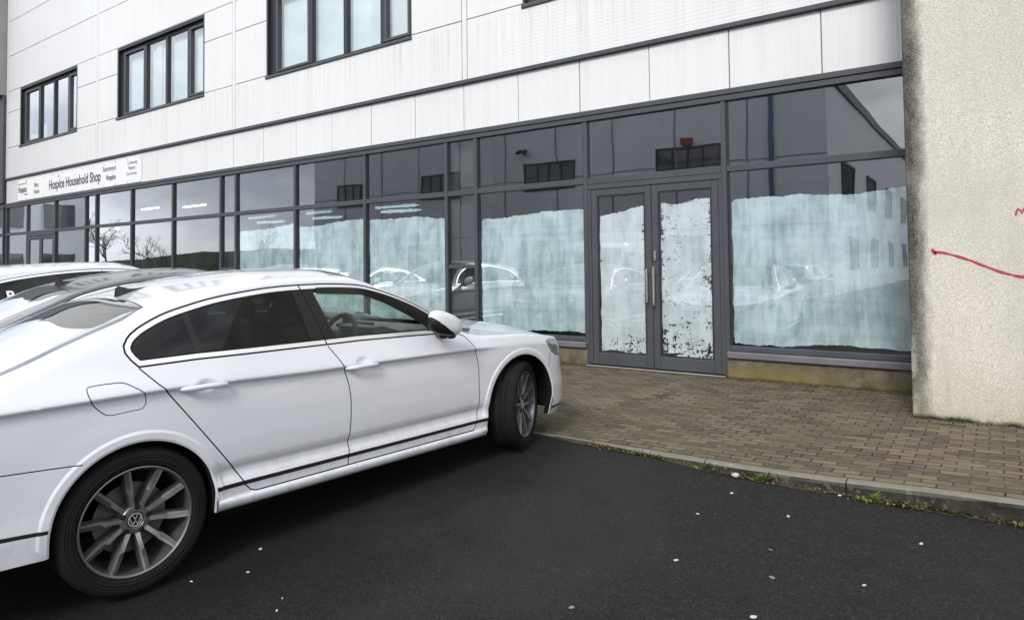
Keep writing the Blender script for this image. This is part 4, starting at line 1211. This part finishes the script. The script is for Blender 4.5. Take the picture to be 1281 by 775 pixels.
for i in range(len(MX)-1):
    a,b=MX[i]+.030,MX[i+1]-.030
    f=MB()
    if i in DOORS:
        f.box(a,b,-.028,.09,2.405,2.490,0,bev=.005)
        fr_=bp(f,'door_transom',M['frame'])
        pane(a,b,2.49,3.255,fr_)
        g0=MB();g0.box(a,b,-.032,.09,2.335,2.402,0,bev=.004);g0.box(a,a+.045,-.026,.09,.03,2.335,0,bev=.004);g0.box(b-.045,b,-.026,.09,.03,2.335,0,bev=.004)
        g0.box(a-.02,b+.02,-.10,.09,.0,.022,1,bev=.004)
        bp(g0,'door_frame',[M['frame'],M['steel']])
        mid=(a+b)/2
        for s_,(p,q) in enumerate(((a+.048,mid-.003),(mid+.003,b-.048))):
            d=MB(); st=.085
            d.box(p,p+st,-.022,.03,.03,2.332,0,bev=.006);d.box(q-st,q,-.022,.03,.03,2.332,0,bev=.006)
            d.box(p+st,q-st,-.022,.03,.03,.185,0,bev=.006);d.box(p+st,q-st,-.022,.03,2.24,2.332,0,bev=.006)
            # glazing bead
            for (u0,u1,v0,v1) in((p+st,p+st+.02,.185,2.24),(q-st-.02,q-st,.185,2.24),(p+st+.02,q-st-.02,.185,.203),(p+st+.02,q-st-.02,2.222,2.24)):
                d.box(u0,u1,-.012,.02,v0,v1,1)
            lf=bp(d,'shop_door',[M['frame'],M['frame_dark']])
            pane(p+st+.015,q-st-.015,.19,2.235,lf,M['glass_door'] if i==13 else M['glass'],.0)
            hx=(q-.042) if s_==0 else (p+.042)
            h=MB();h.tube([(hx,-.095,.86 if s_==0 else .83),(hx,-.095,1.28 if s_==0 else 1.31)],.014,12)
            for zz in(.93,1.20): h.tube([(hx,-.03,zz),(hx,-.095,zz)],.008,8)
            h.build('handle',M['steel'],lf,True,R(50))
            if s_==1:
                k=MB();k.box(hx-.016,hx+.016,-.043,-.032,1.38,1.50,0,bev=.003);k.lathe([(0,-.012),(.009,-.012),(.009,0)],12,0,Matrix.Translation((hx,-.043,1.42)));k.build('lock',M['steel'],lf)
            if i==13: wash(p+st+.018,q-st-.018,.205,1.98 if s_==0 else 2.08,2.07 if s_==0 else 2.11,.012,M['wash3' if s_ else 'wash2'],lf,40+s_,.014,.0,.0)
        continue
    f.box(a,b,-.028,.09,2.412,2.490,0,bev=.005)
    f.box(a,b,-.028,.09,.312,.372,0,bev=.005)
    if i in NARROW: f.box(a,b,-.024,.09,1.30,1.36,0,bev=.005)
    f.box(a,a+.018,-.008,.05,.372,3.255,1);f.box(b-.018,b,-.008,.05,.372,3.255,1)
    fr_=bp(f,'shop_window',[M['frame'],M['frame_dark']])
    pane(a,b,2.488,3.257,fr_);pane(a,b,.37,2.414,fr_)
    MB().box(a-.028,b+.028,-.085,.09,.232,.309,0,bev=.010).build('sill',M['sill'],fr_)
    if i in NARROW: MB().box(a-.05,b+.05,.14,.40,.0,3.3).build('column',M['column'],fr_)
    if i in WASH:
        t0,t1,bz=WASH[i]; wash(a,b,bz,t0,t1,.043,M['wash1'],fr_,i,.022,.02,.02)
        # stray brush strokes above
        if i in(8,9,10):
            rr=random.Random(i*5); s2=MB()
            for k in range(2):
                L0=rr.uniform(.7,1.2);xx=a+.15+rr.uniform(0,.5);zz=(2.26,2.35)[k]+rr.uniform(-.02,.02);n=40
                top=[];bo=[];sl_=rr.uniform(-.03,.03);e1=e2=0
                for j in range(n+1):
                    x=min(b-.03,xx+L0*j/n); e1=e1*.7+rr.uniform(-.008,.008); e2=e2*.7+rr.uniform(-.008,.008)
                    w_=.022*min(1,(n-j)/6+.15)
                    top.append((x,.046,zz+sl_*j/n+w_+e1*.6));bo.append((x,.046,zz+sl_*j/n-w_-abs(e2)))
                v=bo+top;s2.add(v,[(j,j+1,n+1+j+1,n+1+j) for j in range(n)])
            s2.build('brush_strokes',M['wash_plain'] if 'wash_plain' in M else M['curtain'],fr_)
    pl=MB().box(MX[i]+.002,MX[i+1]-.002,.0-.045,.12,-.10,.230)
    bp(pl,'plinth',M['plinth'])
# rooms behind
rm=MB()
rm.box(BX0,BX1,.26,9,3.30,3.38,1);rm.box(BX0,BX1,.10,9,-.2,.0,2)
rm.box(BX0,BX1,8.8,9,0,3.3,0);rm.box(-12.9,-12.8,.42,8.8,0,3.3,0);rm.box(BX0,BX0+.1,.1,8.8,0,3.3,0);rm.box(BX1-.1,BX1,.1,8.8,0,3.3,0)
rm.box(BX0,BX1,8.8,9,3.38,9.9,0);rm.box(BX0,BX1,.26,8.8,4.6,4.7,0)
bp(rm,'interior_room',[M['room_wall'],M['room_ceil'],M['room_floor']])
for (x0,x1,y,z) in((-21.8,-20.7,2.6,3.20),(-20.1,-18.8,3.0,3.20)):
    t=MB().box(x0,x1,y-.05,y+.05,z+.02,z+.09,0); o=bp(t,'strip_light',M['sign_white'])
    MB().tube([(x0+.03,y,z),(x1-.03,y,z)],.018,8).build('lit_tube',M['tube'],o)
o=bp(MB().lathe([(.0,.06),(.10,.04),(.16,0)],20,0,Matrix.Translation((-30.2+6,3.0,2.75))@Matrix.Rotation(R(90),4,'X')),'pendant_light',M['sign_white'],bld,True)
MB().ell((-24.2,3.0,2.72),.06,.06,.06,12,8).build('lit_bulb',M['bulb'],o,True)
# rendered stair tower on the right
tw=MB().box(-.649,7.5,-1.17,.6,-.25,9.2,bev=.012)
tower=bp(tw,'rendered_wall',M['render'])
gq=MB()
def ribbon(P,W,y=-1.1735):
    n=len(P);vs=[]
    for i,(x,z) in enumerate(P):
        a=P[max(0,i-1)];b=P[min(n-1,i+1)];t=Vector((b[0]-a[0],b[1]-a[1])).normalized();w_=W[i]/2
        vs+=[(x-t.y*w_,y,z+t.x*w_),(x+t.y*w_,y,z-t.x*w_)]
    gq.add(vs,[(2*i,2*i+1,2*i+3,2*i+2) for i in range(n-1)])
P_=smooth_line([(-.455,1.412),(-.40,1.410),(-.331,1.390),(-.25,1.360),(-.192,1.337),(-.120,1.300),(-.058,1.272),(.0,1.245),(.058,1.225),(.11,1.210),(.156,1.204),(.25,1.215),(.33,1.25)],.015)
rr=random.Random(2)
ribbon(P_,[max(.012,.019+.006*math.sin(i*.7)+rr.uniform(-.003,.003)) for i in range(len(P_))])
ribbon([(-.470,1.442),(-.462,1.425),(-.448,1.405),(-.440,1.392)],[.014,.03,.026,.010])
ribbon([(.118,1.70),(.124,1.735),(.135,1.752),(.150,1.738),(.158,1.715),(.170,1.745),(.190,1.76)],[.013,.015,.015,.014,.014,.015,.012],-1.1745)
m,nt,out=newmat('red_spray_paint');g=G(nt)
sp=g.ramp(g.noise(g.world(),90,4,.7),[(.30,0),(.45,1)])
df=g.pbsdf(g.mix(g.noise(g.world(),30,3),(.36,.02,.035),(.45,.05,.07)),.7)
tr=g.n('ShaderNodeBsdfTransparent');mx=g.n('ShaderNodeMixShader');g.l(sp,mx.inputs[0]);g.l(tr.outputs[0],mx.inputs[1]);g.l(df,mx.inputs[2]);g.l(mx.outputs[0],out.inputs[0])
gq.build('graffiti',m,tower)
# ---------------------------------------------------------------- shop sign
sg=empty('shop_sign',(-23.78,-.03,3.405),0,'long white banner sign reading Hospice Household Shop above the far shopfront windows','sign')
sb=MB().box(0,7.39,-.012,.004,.004,.618,bev=.002).build('sign_board',M['sign_white'],sg)
for i in range(13):
    for z in(.035,.585): MB().lathe([(0,-.016),(.013,-.016),(.013,-.012)],10,0,Matrix.Translation((.06+i*.606,0,z))).build('eyelet',M['sign_black'],sb)
RX=(R(90),0,0)
def st(txt,x,z,size,mat,sx=1.0,bold=0.0,align='LEFT'): return text_mesh(txt,size,mat,'lettering',sb,(x,-.0135,z),RX,sx,bold,align,.001)
st('Hospice Household Shop',2.22,.19,.36,M['sign_black'],.84,.0075)
st('Mayo Roscommon',.04,.47,.085,M['sign_grey'],.8)
st('Hospice',.06,.24,.26,M['sign_black'],.72,.006)
st('Foundation',.50,.15,.075,M['sign_grey'],.8)
st('Mayo',1.22,.34,.17,M['sign_grey'],.8,.003);st('Hospice',1.18,.15,.17,M['sign_grey'],.75,.003)
st('Roscommon',5.45,.40,.17,M['sign_grey'],.80,.003);st('Hospice',5.62,.17,.19,M['sign_black'],.80,.004)
st('Community',6.72,.46,.125,M['sign_grey'],.80);st('Palliative',6.76,.33,.125,M['sign_grey'],.80);st('Care Services',6.66,.20,.115,M['sign_grey'],.80)
def flame(x,z,h):
    P=[(0,0),(.28,.12),(.34,.42),(.10,1.0),(-.10,.62),(-.30,.40),(-.26,.12)]
    MB().prism([(x+p[0]*h,z+p[1]*h) for p in P],-.0150,-.0122).build('flame_emblem',M['sign_orange'],sb)
flame(2.86,.475,.105);flame(.62,.47,.12);flame(5.98,.345,.05);flame(1.52,.31,.05)
# ---------------------------------------------------------------- neighbouring block on the far left
nb_=empty('adjoining_building',(0,0,0),0,'dark block with brown panelled upper storey at the far left of the shop building','building')
M['brown']=mat_cladding('brown_cladding',None,(.20,.185,.155))
MB().box(-31,-24.76,-.30,6,6.72,11,bev=.02).build('upper_wall',M['brown'],nb_)
MB().box(-31,-24.74,-.12,.2,3.40,6.715,bev=.01).build('lower_wall',simple('slate_wall',(.06,.062,.068),.6,var=.2),nb_)
f=MB()
for x in(-26.8,-24.85): f.box(x-.03,x+.03,-.06,.1,0,3.395)
f.box(-31,-24.75,-.05,.1,3.26,3.395);f.box(-31,-24.75,-.05,.1,2.41,2.49);f.box(-31,-24.75,-.05,.1,0,.3)
fr_=f.build('shop_window',M['frame'],nb_)
for z0,z1 in((.3,2.41),(2.49,3.26)): MB().add([(-31,.03,z0),(-24.75,.03,z0),(-24.75,.03,z1),(-31,.03,z1)],[(0,1,2,3)]).build('pane',M['glass'],fr_)
MB().box(-31,-24.76,2,2.1,-.1,3.4).build('back_wall',M['room_wall'],nb_)

# ---------------------------------------------------------------- cars
RB=-.0
def road_z(x,y): return zroad(x,y)
CX,CY,CZ=-4.1443,-6.3571,-.1436
HD,CP=.0957,.0313
car=make_car('parked_car','white saloon in the foreground with dark multi-spoke alloy wheels, parked nose-in beside the kerb','car',(CX,CY,CZ),HD,CP,'paint_white','cars parked along the shopfront',steer=R(23))
n1=make_car('parked_car','dark grey saloon parked just beyond the white foreground car, roof and rear screen showing','car',(-6.98,-5.585,road_z(-6.98,-5.585)-.002),.085,.0313,'paint_grey','cars parked along the shopfront',deflector=False)
n2=make_car('parked_car','white hatchback second from the foreground car, roof and side windows showing at left edge','car',(-10.1,-4.85,road_z(-10.1,-4.85)+.02),.03,.0313,'paint_white','cars parked along the shopfront',hatch=True,fin=False,deflector=False)
text_mesh('P',.17,M['sign_white'],'sticker',[c for c in n2.children if c.name.startswith('rear_door')][0],(-.10,-.835,1.10),(R(62),0,0),.9,.004)
def place(src,x,y,hd,label,group,mats=None,dz=0):
    c=copy_tree(src)
    pitch=.0313 if y>-9 else 0
    if abs(hd)>1.6: pitch=-pitch
    fw=Vector((math.sin(hd)*math.cos(pitch),math.cos(hd)*math.cos(pitch),math.sin(pitch))); rt=Vector((math.cos(hd),-math.sin(hd),0)); up=rt.cross(fw)
    mw=Matrix((fw,-rt,up)).transposed().to_4x4(); mw.translation=Vector((x,y,zroad(x,y)+dz)); c.matrix_world=mw
    tag(c,label,'car',group)
    if mats:
        def rec(o):
            if o.type=='MESH':
                for k,sl in enumerate(o.data.materials):
                    if sl and sl.name in mats:
                        o.material_slots[k].link='OBJECT'; o.material_slots[k].material=mats[sl.name]
            for ch in o.children: rec(ch)
        rec(c)
    return c
G2='cars seen only in the shopfront reflections'
place(n1,-13.4,-5.3,.05,'silver saloon parked beyond the white hatchback along the shopfront','cars parked along the shopfront',{'dark_grey_car_paint':M['paint_silver']})
place(n2,-16.3,-5.0,.02,'blue hatchback parked near the charity shop windows','cars parked along the shopfront',{'white_car_paint':M['paint_blue']})
place(n2,-6.0,-17.5,math.pi+.03,'silver hatchback across the car park, facing away from the shopfront',G2,{'white_car_paint':M['paint_silver']})
place(n1,-9.2,-17.6,math.pi-.02,'white saloon across the car park, facing away from the shopfront',G2,{'dark_grey_car_paint':M['paint_white']})
place(n2,-15.2,-17.3,math.pi+.01,'dark grey hatchback across the car park in front of the grey building',G2,{'white_car_paint':M['paint_grey']})
place(n1,-18.4,-17.5,math.pi,'blue saloon across the car park in front of the grey building',G2,{'dark_grey_car_paint':M['paint_blue']})
# white van
def make_van(x,y,hd):
    r=empty('delivery_van',(x,y,zroad(x,y)),-hd,'white panel van parked across the car park, seen in the door glass','van')
    # local: Y forward, X right
    secs=[(-2.6,.30,2.28,.97),(-2.5,.28,2.38,1.0),(0,.28,2.40,1.0),(.9,.28,2.38,1.0),(1.15,.28,2.25,.98),(1.75,.28,1.45,.97),(2.1,.28,1.20,.96),(2.55,.30,1.02,.92),(2.68,.34,.75,.82)]
    b=MB();vs=[]
    for yy,zb,zt,w in secs:
        h=zt-zb
        for (a,c) in((-.97,0),(-1,.12),(-1,.45),(-.95,.75),(-.86,.95),(-.74,1),(.74,1),(.86,.95),(.95,.75),(1,.45),(1,.12),(.97,0)): vs.append((a*w,yy,zb+c*h))
    m_=12;n=len(secs)
    fs=[(i*m_+j,i*m_+j+1,(i+1)*m_+j+1,(i+1)*m_+j) for i in range(n-1) for j in range(m_-1)]
    fs+= [tuple(range(m_)),tuple(range((n-1)*m_,n*m_))[::-1]]
    b.add(vs,fs); body=b.build('body',M['paint_white'],r,True,R(35))
    MB().add([(-.80,1.20,2.17),(.80,1.20,2.17),(.86,1.76,1.50),(-.86,1.76,1.50)],[(0,1,2,3)],0,Matrix.Translation((0,.03,.02))).build('windscreen',M['gloss_black'],body)
    for s_ in(1,-1):
        MB().add([(s_*.955,.35,1.45),(s_*.955,1.5,1.45),(s_*.91,1.15,2.02),(s_*.91,.4,2.05)],[(0,1,2,3)],0,Matrix.Translation((.025*s_,0,0))).build('side_window',M['gloss_black'],body)
        MB().ell((s_*.72,2.50,.98),.17,.10,.14).build('headlight',M['lamp'],body,True)
        for yy in(-1.65,1.75): 
            w=wheel_mesh(r,(s_*.86,yy,WR),0,1,False); w.rotation_euler=(0,0,R(-90) if s_>0 else R(90))
        MB().ell((s_*1.10,1.35,1.55),.10,.07,.17).build('door_mirror',M['black_trim'],body,True)
    MB().box(-.62,.62,2.63,2.70,.62,.84).build('grille',M['black_trim'],body)
    return r
make_van(-12.2,-16.2,.02)

# ---------------------------------------------------------------- grey building opposite (seen in the glass)
M['opp']=mat_cladding('grey_sheet_cladding',(2,2*math.pi/.3,.05),(.70,.75,.82))
M['opp_glass']=mat_glass('opposite_glass',(.20,.23,.25),1.4,1.5,.1,.02)
M['opp_pane']=simple('opposite_pane',(.055,.062,.07),.06,coat=1.0,var=.4,scale=1.5)
M['opp_joint']=simple('opposite_joint',(.26,.27,.29),.6)
op=empty('opposite_building',(0,0,0),0,'grey sheet-clad building with dark windows across the car park, mirrored in the shopfront','building')
OY=-24.4;OX0,OX1=-41.0,-6.0;OH=9.4
wb=MB();wb.box(OX0,OX1,-70,OY,-.5,OH);wb.box(OX0-.1,OX1+.1,-70.1,OY+.1,OH+.003,OH+.5,1);bp(wb,'wall',[M['opp'],M['frame']],op)
for x in [OX0+3.5*k for k in range(1,10)]: MB().box(x-.035,x+.035,OY,OY+.04,-.3,OH).build('joint_cover',M['opp_joint'],op)
for z in(3.0,6.1): MB().box(OX0,OX1,OY,OY+.03,z,z+.04).build('joint_cover',M['opp_joint'],op)
def owin(cx,z0,z1,w,ax='x'):
    f=MB()
    def bx(a,b,c,d,e0,e1,m=0):
        if ax=='x': f.box(cx+a,cx+b,OY+c,OY+d,e0,e1,m)
        else: f.box(OX1+c,OX1+d,cx+a,cx+b,e0,e1,m)
    bx(-w/2,w/2,.0,.08,z0-.08,z0);bx(-w/2,w/2,.0,.08,z1,z1+.1);bx(-w/2-.08,-w/2,.0,.08,z0-.08,z1+.1);bx(w/2,w/2+.08,.0,.08,z0-.08,z1+.1)
    for k in(1,2,3): bx(-w/2+w*k/4-.04,-w/2+w*k/4+.04,.02,.07,z0,z1)
    bx(-w/2,w/2,.004,.012,z0,z1,1)
    f.build('window',[M['frame'],M['opp_pane']],op)
for cx in(-12.4,-20.5,-28.6,-36.7):
    owin(cx,5.6,7.0,3.1)
for cx in(-29,-36,-44,-53,-62):
    owin(cx,4.3,6.0,2.8,'y');owin(cx-1,.9,2.5,2.2,'y')
for cx in(-13,-21,-30): owin(cx,.3,2.6,2.6)
MB().tube([(-8.4,OY+.12,-.3),(-8.4,OY+.12,OH)],.10,10).build('downpipe',simple('blue_pipe',(.04,.09,.20),.4),op,True)
MB().box(-12.65,-12.15,OY+.05,OY+.2,7.15,7.5).build('red_sign_panel',simple('red_panel',(.30,.03,.03),.4),op)
c=MB();c.box(-22.4,-21.9,OY,OY+.15,7.85,7.95);c.tube([(-22.3,OY+.15,7.9),(-22.3,OY+.5,7.75)],.12,10);c.tube([(-22.0,OY+.15,7.9),(-21.8,OY+.45,7.7)],.12,10);c.build('security_camera',M['black_trim'],op,True)
# low block closing the far end of the car park
eb=empty('end_building',(0,0,0),0,'low grey block closing the far left end of the car park','building')
MB().box(-60,-45,-10.6,-2.5,-.5,6.6).build('wall',M['opp'],eb)
MB().box(-60.1,-44.9,-10.7,-2.4,6.603,6.9).build('roof_edge',M['frame'],eb)
for yy in(-9.2,-6.6,-4.0):
    for zz in (.9,3.8): MB().box(-45,-44.94,yy-.8,yy+.8,zz,zz+1.4).build('window',M['opp_pane'],eb)
# wooded hill on the horizon
m,nt,out=newmat('hill_woodland');g=G(nt);w=g.world()
g.l(g.pbsdf(g.mix(g.ramp(g.noise(w,.25,6,.7),[(.35,0),(.65,1)]),(.012,.016,.012),(.045,.05,.035)),.95,spec=.1),out.inputs[0])
hb=MB();n=120;rh=random.Random(11);vs=[];hh=0
for i in range(n+1):
    a=R(150)+R(240)*i/n
    hh=hh*.7+rh.uniform(-2,2)
    h=9+3*math.sin(i*.23)+2*math.sin(i*.11+1)+hh*.5
    for k,(d,f_) in enumerate(((260,0),(275,.55),(300,1.0),(360,.9))): vs.append((math.cos(a)*d-10,math.sin(a)*d,-1+h*f_))
hb.add(vs,[(i*4+k,i*4+4+k,i*4+5+k,i*4+1+k) for i in range(n) for k in range(3)])
tag(hb.build('wooded_hill',m,None,True),kind='structure')
# bare trees at the far side of the car park
M['bark']=simple('bark',(.07,.058,.047),.9,var=.3,scale=8)
def make_tree(x,y,h,seed,label):
    r=empty('bare_tree',(x,y,-.3),0,label,'tree','bare trees at the edge of the car park'); rr=random.Random(seed)
    tr=MB();cr=MB()
    def br(mb,p,d,L,rad,depth):
        pts=[p];n=4
        for i in range(n):
            d=(d+Vector((rr.uniform(-.12,.12),rr.uniform(-.12,.12),rr.uniform(-.02,.10)))).normalized(); pts.append(pts[-1]+d*L/n)
        mb.tube(pts,[rad*(1-.45*i/n) for i in range(n+1)],6 if rad>.03 else 4,0,None,False)
        if depth<=0: return
        k=5 if depth>1 else 4
        for i in range(k):
            t=rr.uniform(.35,1.0); q=pts[min(n,int(t*n+.5))]
            a=rr.uniform(0,6.28); s_=rr.uniform(.45,.95)
            u=d.orthogonal().normalized(); v=d.cross(u)
            nd=(d*math.cos(s_)+(u*math.cos(a)+v*math.sin(a))*math.sin(s_)+Vector((0,0,.15))).normalized()
            br(cr,q,nd,L*rr.uniform(.45,.68),rad*.5,depth-1)
    br(tr,Vector((0,0,0)),Vector((0,0,1)),h*.5,h*.013,4)
    tr.build('trunk',M['bark'],r,True);cr.build('crown',M['bark'],r,True)
make_tree(-37,-11,4.2,1,'bare tree with a forked crown at the far left of the car park')
make_tree(-47,-13,6,2,'bare tree furthest left beyond the end of the grey building')
make_tree(-33.5,-15.5,4.2,5,'small bare tree in front of the grey building end')
make_tree(-27,-17,4.8,9,'bushy bare tree nearest the grey building wall')

# ---------------------------------------------------------------- litter, stone, weeds
chips=[(-3.226,-5.839,.022),(-3.047,-6.03,.016),(-3.198,-6.233,.016),(-2.686,-6.094,.014),(-2.621,-6.17,.018),(-1.497,-4.081,.018),(-1.049,-3.82,.024),(-1.017,-4.318,.020),(-1.381,-4.698,.022),(-.931,-4.617,.026),(-.556,-4.472,.018),(-.377,-3.842,.028),(-1.592,-5.385,.024),(-.906,-5.012,.028),(-1.435,-3.641,.03),(-.859,-3.32,.025)]
M['chip_white']=simple('chip_white',(.50,.49,.46),.7);M['chip_grey']=simple('chip_grey',(.20,.195,.19),.8)
where=['under the sill of the foreground car','behind the rear wheel of the foreground car','by the rear tyre','in the lower left of the tarmac','at the bottom left edge of the tarmac','near the kerb in the middle','on the tarmac below the kerb joint','in the middle of the tarmac','left of centre on the tarmac','in the lower middle of the tarmac','right of centre on the tarmac','at the right of the tarmac','at the bottom centre of the tarmac','at the bottom edge right of centre','flat by the kerb stone','against the kerb joint']
rr=random.Random(5)
for i,(x,y,s_) in enumerate(chips):
    n=rr.randint(6,9);b=MB();P=[];a0=rr.uniform(0,3);el=rr.uniform(.4,.7)
    for k in range(n):
        a=2*math.pi*k/n; q=s_*.72*rr.uniform(.65,1.1); px,py=q*math.cos(a),q*el*math.sin(a)
        P.append((px*math.cos(a0)-py*math.sin(a0),px*math.sin(a0)+py*math.cos(a0)))
    vs=[(p[0],p[1],0) for p in P]+[(p[0]*.8,p[1]*.8,.0015+rr.uniform(0,.002)) for p in P]
    b.add(vs,[(k,(k+1)%n,n+(k+1)%n,n+k) for k in range(n)]+[tuple(range(n,2*n))])
    o=b.build('litter_scrap',M['chip_grey'] if i in(7,9,12) else M['chip_white'],None,False,loc=(x,y,zroad(x,y)+.004))
    tag(o,('small grey scrap ' if i in(7,9,12) else 'small white scrap ')+where[i],'litter','pale scraps lying on the tarmac')
b=MB().ell((0,0,0),.027,.020,.016,14,9)
b.v=[(x*(1+.15*math.sin(9*y/.03)),y,z*(1+.2*math.sin(60*x))) for x,y,z in b.v]
tag(b.build('stone',simple('pale_stone',(.42,.42,.43),.8,bump=.3),None,True,loc=(-1.505,-3.345,zroad(-1.505,-3.345)+.018)),'pale grey pebble lying among the moss at the foot of the kerb','stone')
# moss and seedlings in the gutter: nobody could count them
def mat_leaf(name,c1,c2):
    m,nt,out=newmat(name);g=G(nt);w=g.world()
    c=g.mix(g.ramp(g.noise(w,14,4),[(.3,0),(.7,1)]),c1,c2)
    g.l(g.pbsdf(c,.7,0,None,0,.2),out.inputs[0]);return m
M['moss']=mat_leaf('gutter_moss',(.075,.078,.016),(.185,.175,.045));M['leaf']=mat_leaf('weed_leaf',(.07,.095,.025),(.15,.185,.065));M['soil']=mat_leaf('gutter_silt',(.03,.024,.016),(.07,.055,.035))
ms=MB()
def leaf(mb,p,a,L,w_,lift,mat):
    d=Vector((math.cos(a),math.sin(a),0));n=Vector((-math.sin(a),math.cos(a),0));up=Vector((0,0,1))
    p=Vector(p)
    vs=[p,p+d*L*.45+n*w_+up*L*lift*.7,p+d*L+up*L*lift,p+d*L*.45-n*w_+up*L*lift*.7]
    mb.add(vs,[(0,1,2),(0,2,3)],mat)
for k in range(11000):
    x=rr.uniform(-2.75,2.2)
    dens=.35+.65*math.sin(x*5.1+1)*math.sin(x*2.3)+.25*math.sin(x*17)
    if rr.random()>max(.10,dens)*(.35+.65*sst(-2.6,-1.6,x)): continue
    y=KY-abs(rr.gauss(0,.028+.012*math.sin(x*7)))
    z=zroad(x,y)
    t=rr.random()
    leaf(ms,(x,y,z+rr.uniform(0,.008)),rr.uniform(0,6.28),rr.uniform(.008,.024),rr.uniform(.004,.009),rr.uniform(.1,1.0),1 if t<.18 else (2 if t<.50 else 0))
# silt strip
n=160;vs=[]
for i in range(n+1):
    x=-3.0+5.5*i/n; wd=max(.008,.04+.03*math.sin(x*6.3)*math.sin(x*2.1)+rr.uniform(-.012,.012))
    vs+=[(x,KY+.004,zroad(x,KY)+.010),(x,KY-wd,zroad(x,KY-wd)+.003)]
ms.add(vs,[(2*i,2*i+2,2*i+3,2*i+1) for i in range(n)],2)
tag(ms.build('gutter_moss',[M['moss'],M['leaf'],M['soil']]),kind='stuff',label='moss, silt and seedlings along the foot of the kerb',cat='moss')
for (x,y,h,lab) in((-1.329,-3.315,.10,'spiky green weed growing at the kerb foot beside the pale pebble'),(-.664,-3.31,.075,'pale green weed at the kerb foot right of the kerb joint'),(-1.72,-3.31,.06,'small seedling tuft at the kerb foot left of the pale pebble')):
    b=MB()
    for k in range(22):
        a=rr.uniform(0,6.28); b_=rr.uniform(.5,1.0); leaf(b,(rr.uniform(-.01,.01),rr.uniform(-.006,.006),.0),a,h*b_*.8,h*.09,rr.uniform(.4,1.4),0)
    tag(b.build('weed',M['leaf'],None,loc=(x,y,zroad(x,y)+.002)),lab,'weed','weeds at the foot of the kerb')
# debris along the foot of the walls: moss crumbs
ds=MB()
for k in range(1500):
    if rr.random()<.75: x=rr.uniform(-6.3,-.65);y=-.05-abs(rr.gauss(0,.05))
    else: x=rr.uniform(-.66,1.2);y=-1.18-abs(rr.gauss(0,.04))
    if -4.5<x<-2.6 and y>-.6 and rr.random()<.6: continue
    leaf(ds,(x,y,zpave(x,y)+.001),rr.uniform(0,6.28),rr.uniform(.008,.022),rr.uniform(.004,.008),rr.uniform(.1,.9),0 if rr.random()<.7 else 1)
tag(ds.build('wall_foot_debris',[M['soil'],M['moss']]),kind='stuff',label='crumbs of moss and dirt along the foot of the walls',cat='debris')

# ---------------------------------------------------------------- light, sky, camera
wd=bpy.data.worlds.new('World');scene.world=wd;wd.use_nodes=True;nt=wd.node_tree;nt.nodes.clear();g=G(nt)
out=nt.nodes.new('ShaderNodeOutputWorld');bg=g.n('ShaderNodeBackground')
SUN_EL,SUN_AZ=R(38),R(165)     # azimuth measured clockwise from +Y
sk=g.n('ShaderNodeTexSky');sk.sky_type='NISHITA';sk.sun_disc=False;sk.sun_elevation=SUN_EL;sk.sun_rotation=SUN_AZ;sk.air_density=1.0;sk.dust_density=1.5
tc=g.n('ShaderNodeTexCoord').outputs['Generated']
mp=g.n('ShaderNodeMapping');g.l(tc,mp.inputs[0]);mp.inputs['Scale'].default_value=(1,1,2.2)
cl=g.noise(mp.outputs[0],2.6,8,.58,.3)
cov=g.ramp(cl,[(.28,0),(.42,1)])
sh=g.noise(mp.outputs[0],4.5,6,.6)
cc=g.mix(g.ramp(sh,[(.35,0),(.68,1)]),(7.5,7.9,8.6),(15.0,15.2,15.5))
dx=g.sep(tc)
bank=g.math('MULTIPLY',g.ramp(g.math('MULTIPLY',dx[0],-1.0),[(.45,0),(.80,1)]),g.ramp(dx[2],[(.05,.15),(.14,1),(.30,0)]))
cc=g.mix(g.math('MULTIPLY',bank,.65),cc,(2.6,3.3,4.6))
sc_=g.mix(cov,sk.outputs[0],cc)
g.l(sc_,bg.inputs[0]);bg.inputs[1].default_value=.12;g.l(bg.outputs[0],out.inputs[0])
sl=bpy.data.lights.new('sun','SUN');sl.energy=2.6;sl.angle=R(14);sl.color=(1,.965,.91)
so=bpy.data.objects.new('sun',sl);COL.objects.link(so)
d=Vector((math.sin(SUN_AZ)*math.cos(SUN_EL),math.cos(SUN_AZ)*math.cos(SUN_EL),math.sin(SUN_EL)))
so.rotation_euler=d.to_track_quat('Z','Y').to_euler()
cam=bpy.data.cameras.new('camera');co=bpy.data.objects.new('camera',cam);COL.objects.link(co)
Fv=Vector((-.57994474,.81397347,.03333586));Rv=Vector((.81413733,.5805499,-.01192569));Uv=Vector((.02906033,-.02022373,.99937305))
mw=Matrix((Rv,Uv,-Fv)).transposed().to_4x4();mw.translation=Vector((0,-8.04,1.35));co.matrix_world=mw
cam.sensor_fit='HORIZONTAL';cam.sensor_width=36;cam.lens=36*855/1281;cam.shift_x=0;cam.shift_y=-(387.5-302.34)/1281
cam.clip_start=.05;cam.clip_end=3000
scene.camera=co
scene.view_settings.view_transform='Standard';scene.view_settings.look='None';scene.view_settings.exposure=0;scene.view_settings.gamma=1
scene.render.engine='CYCLES'
scene.cycles.max_bounces=10;scene.cycles.transparent_max_bounces=24;scene.cycles.glossy_bounces=4;scene.cycles.caustics_reflective=False;scene.cycles.caustics_refractive=False
scene.cycles.use_denoising=True
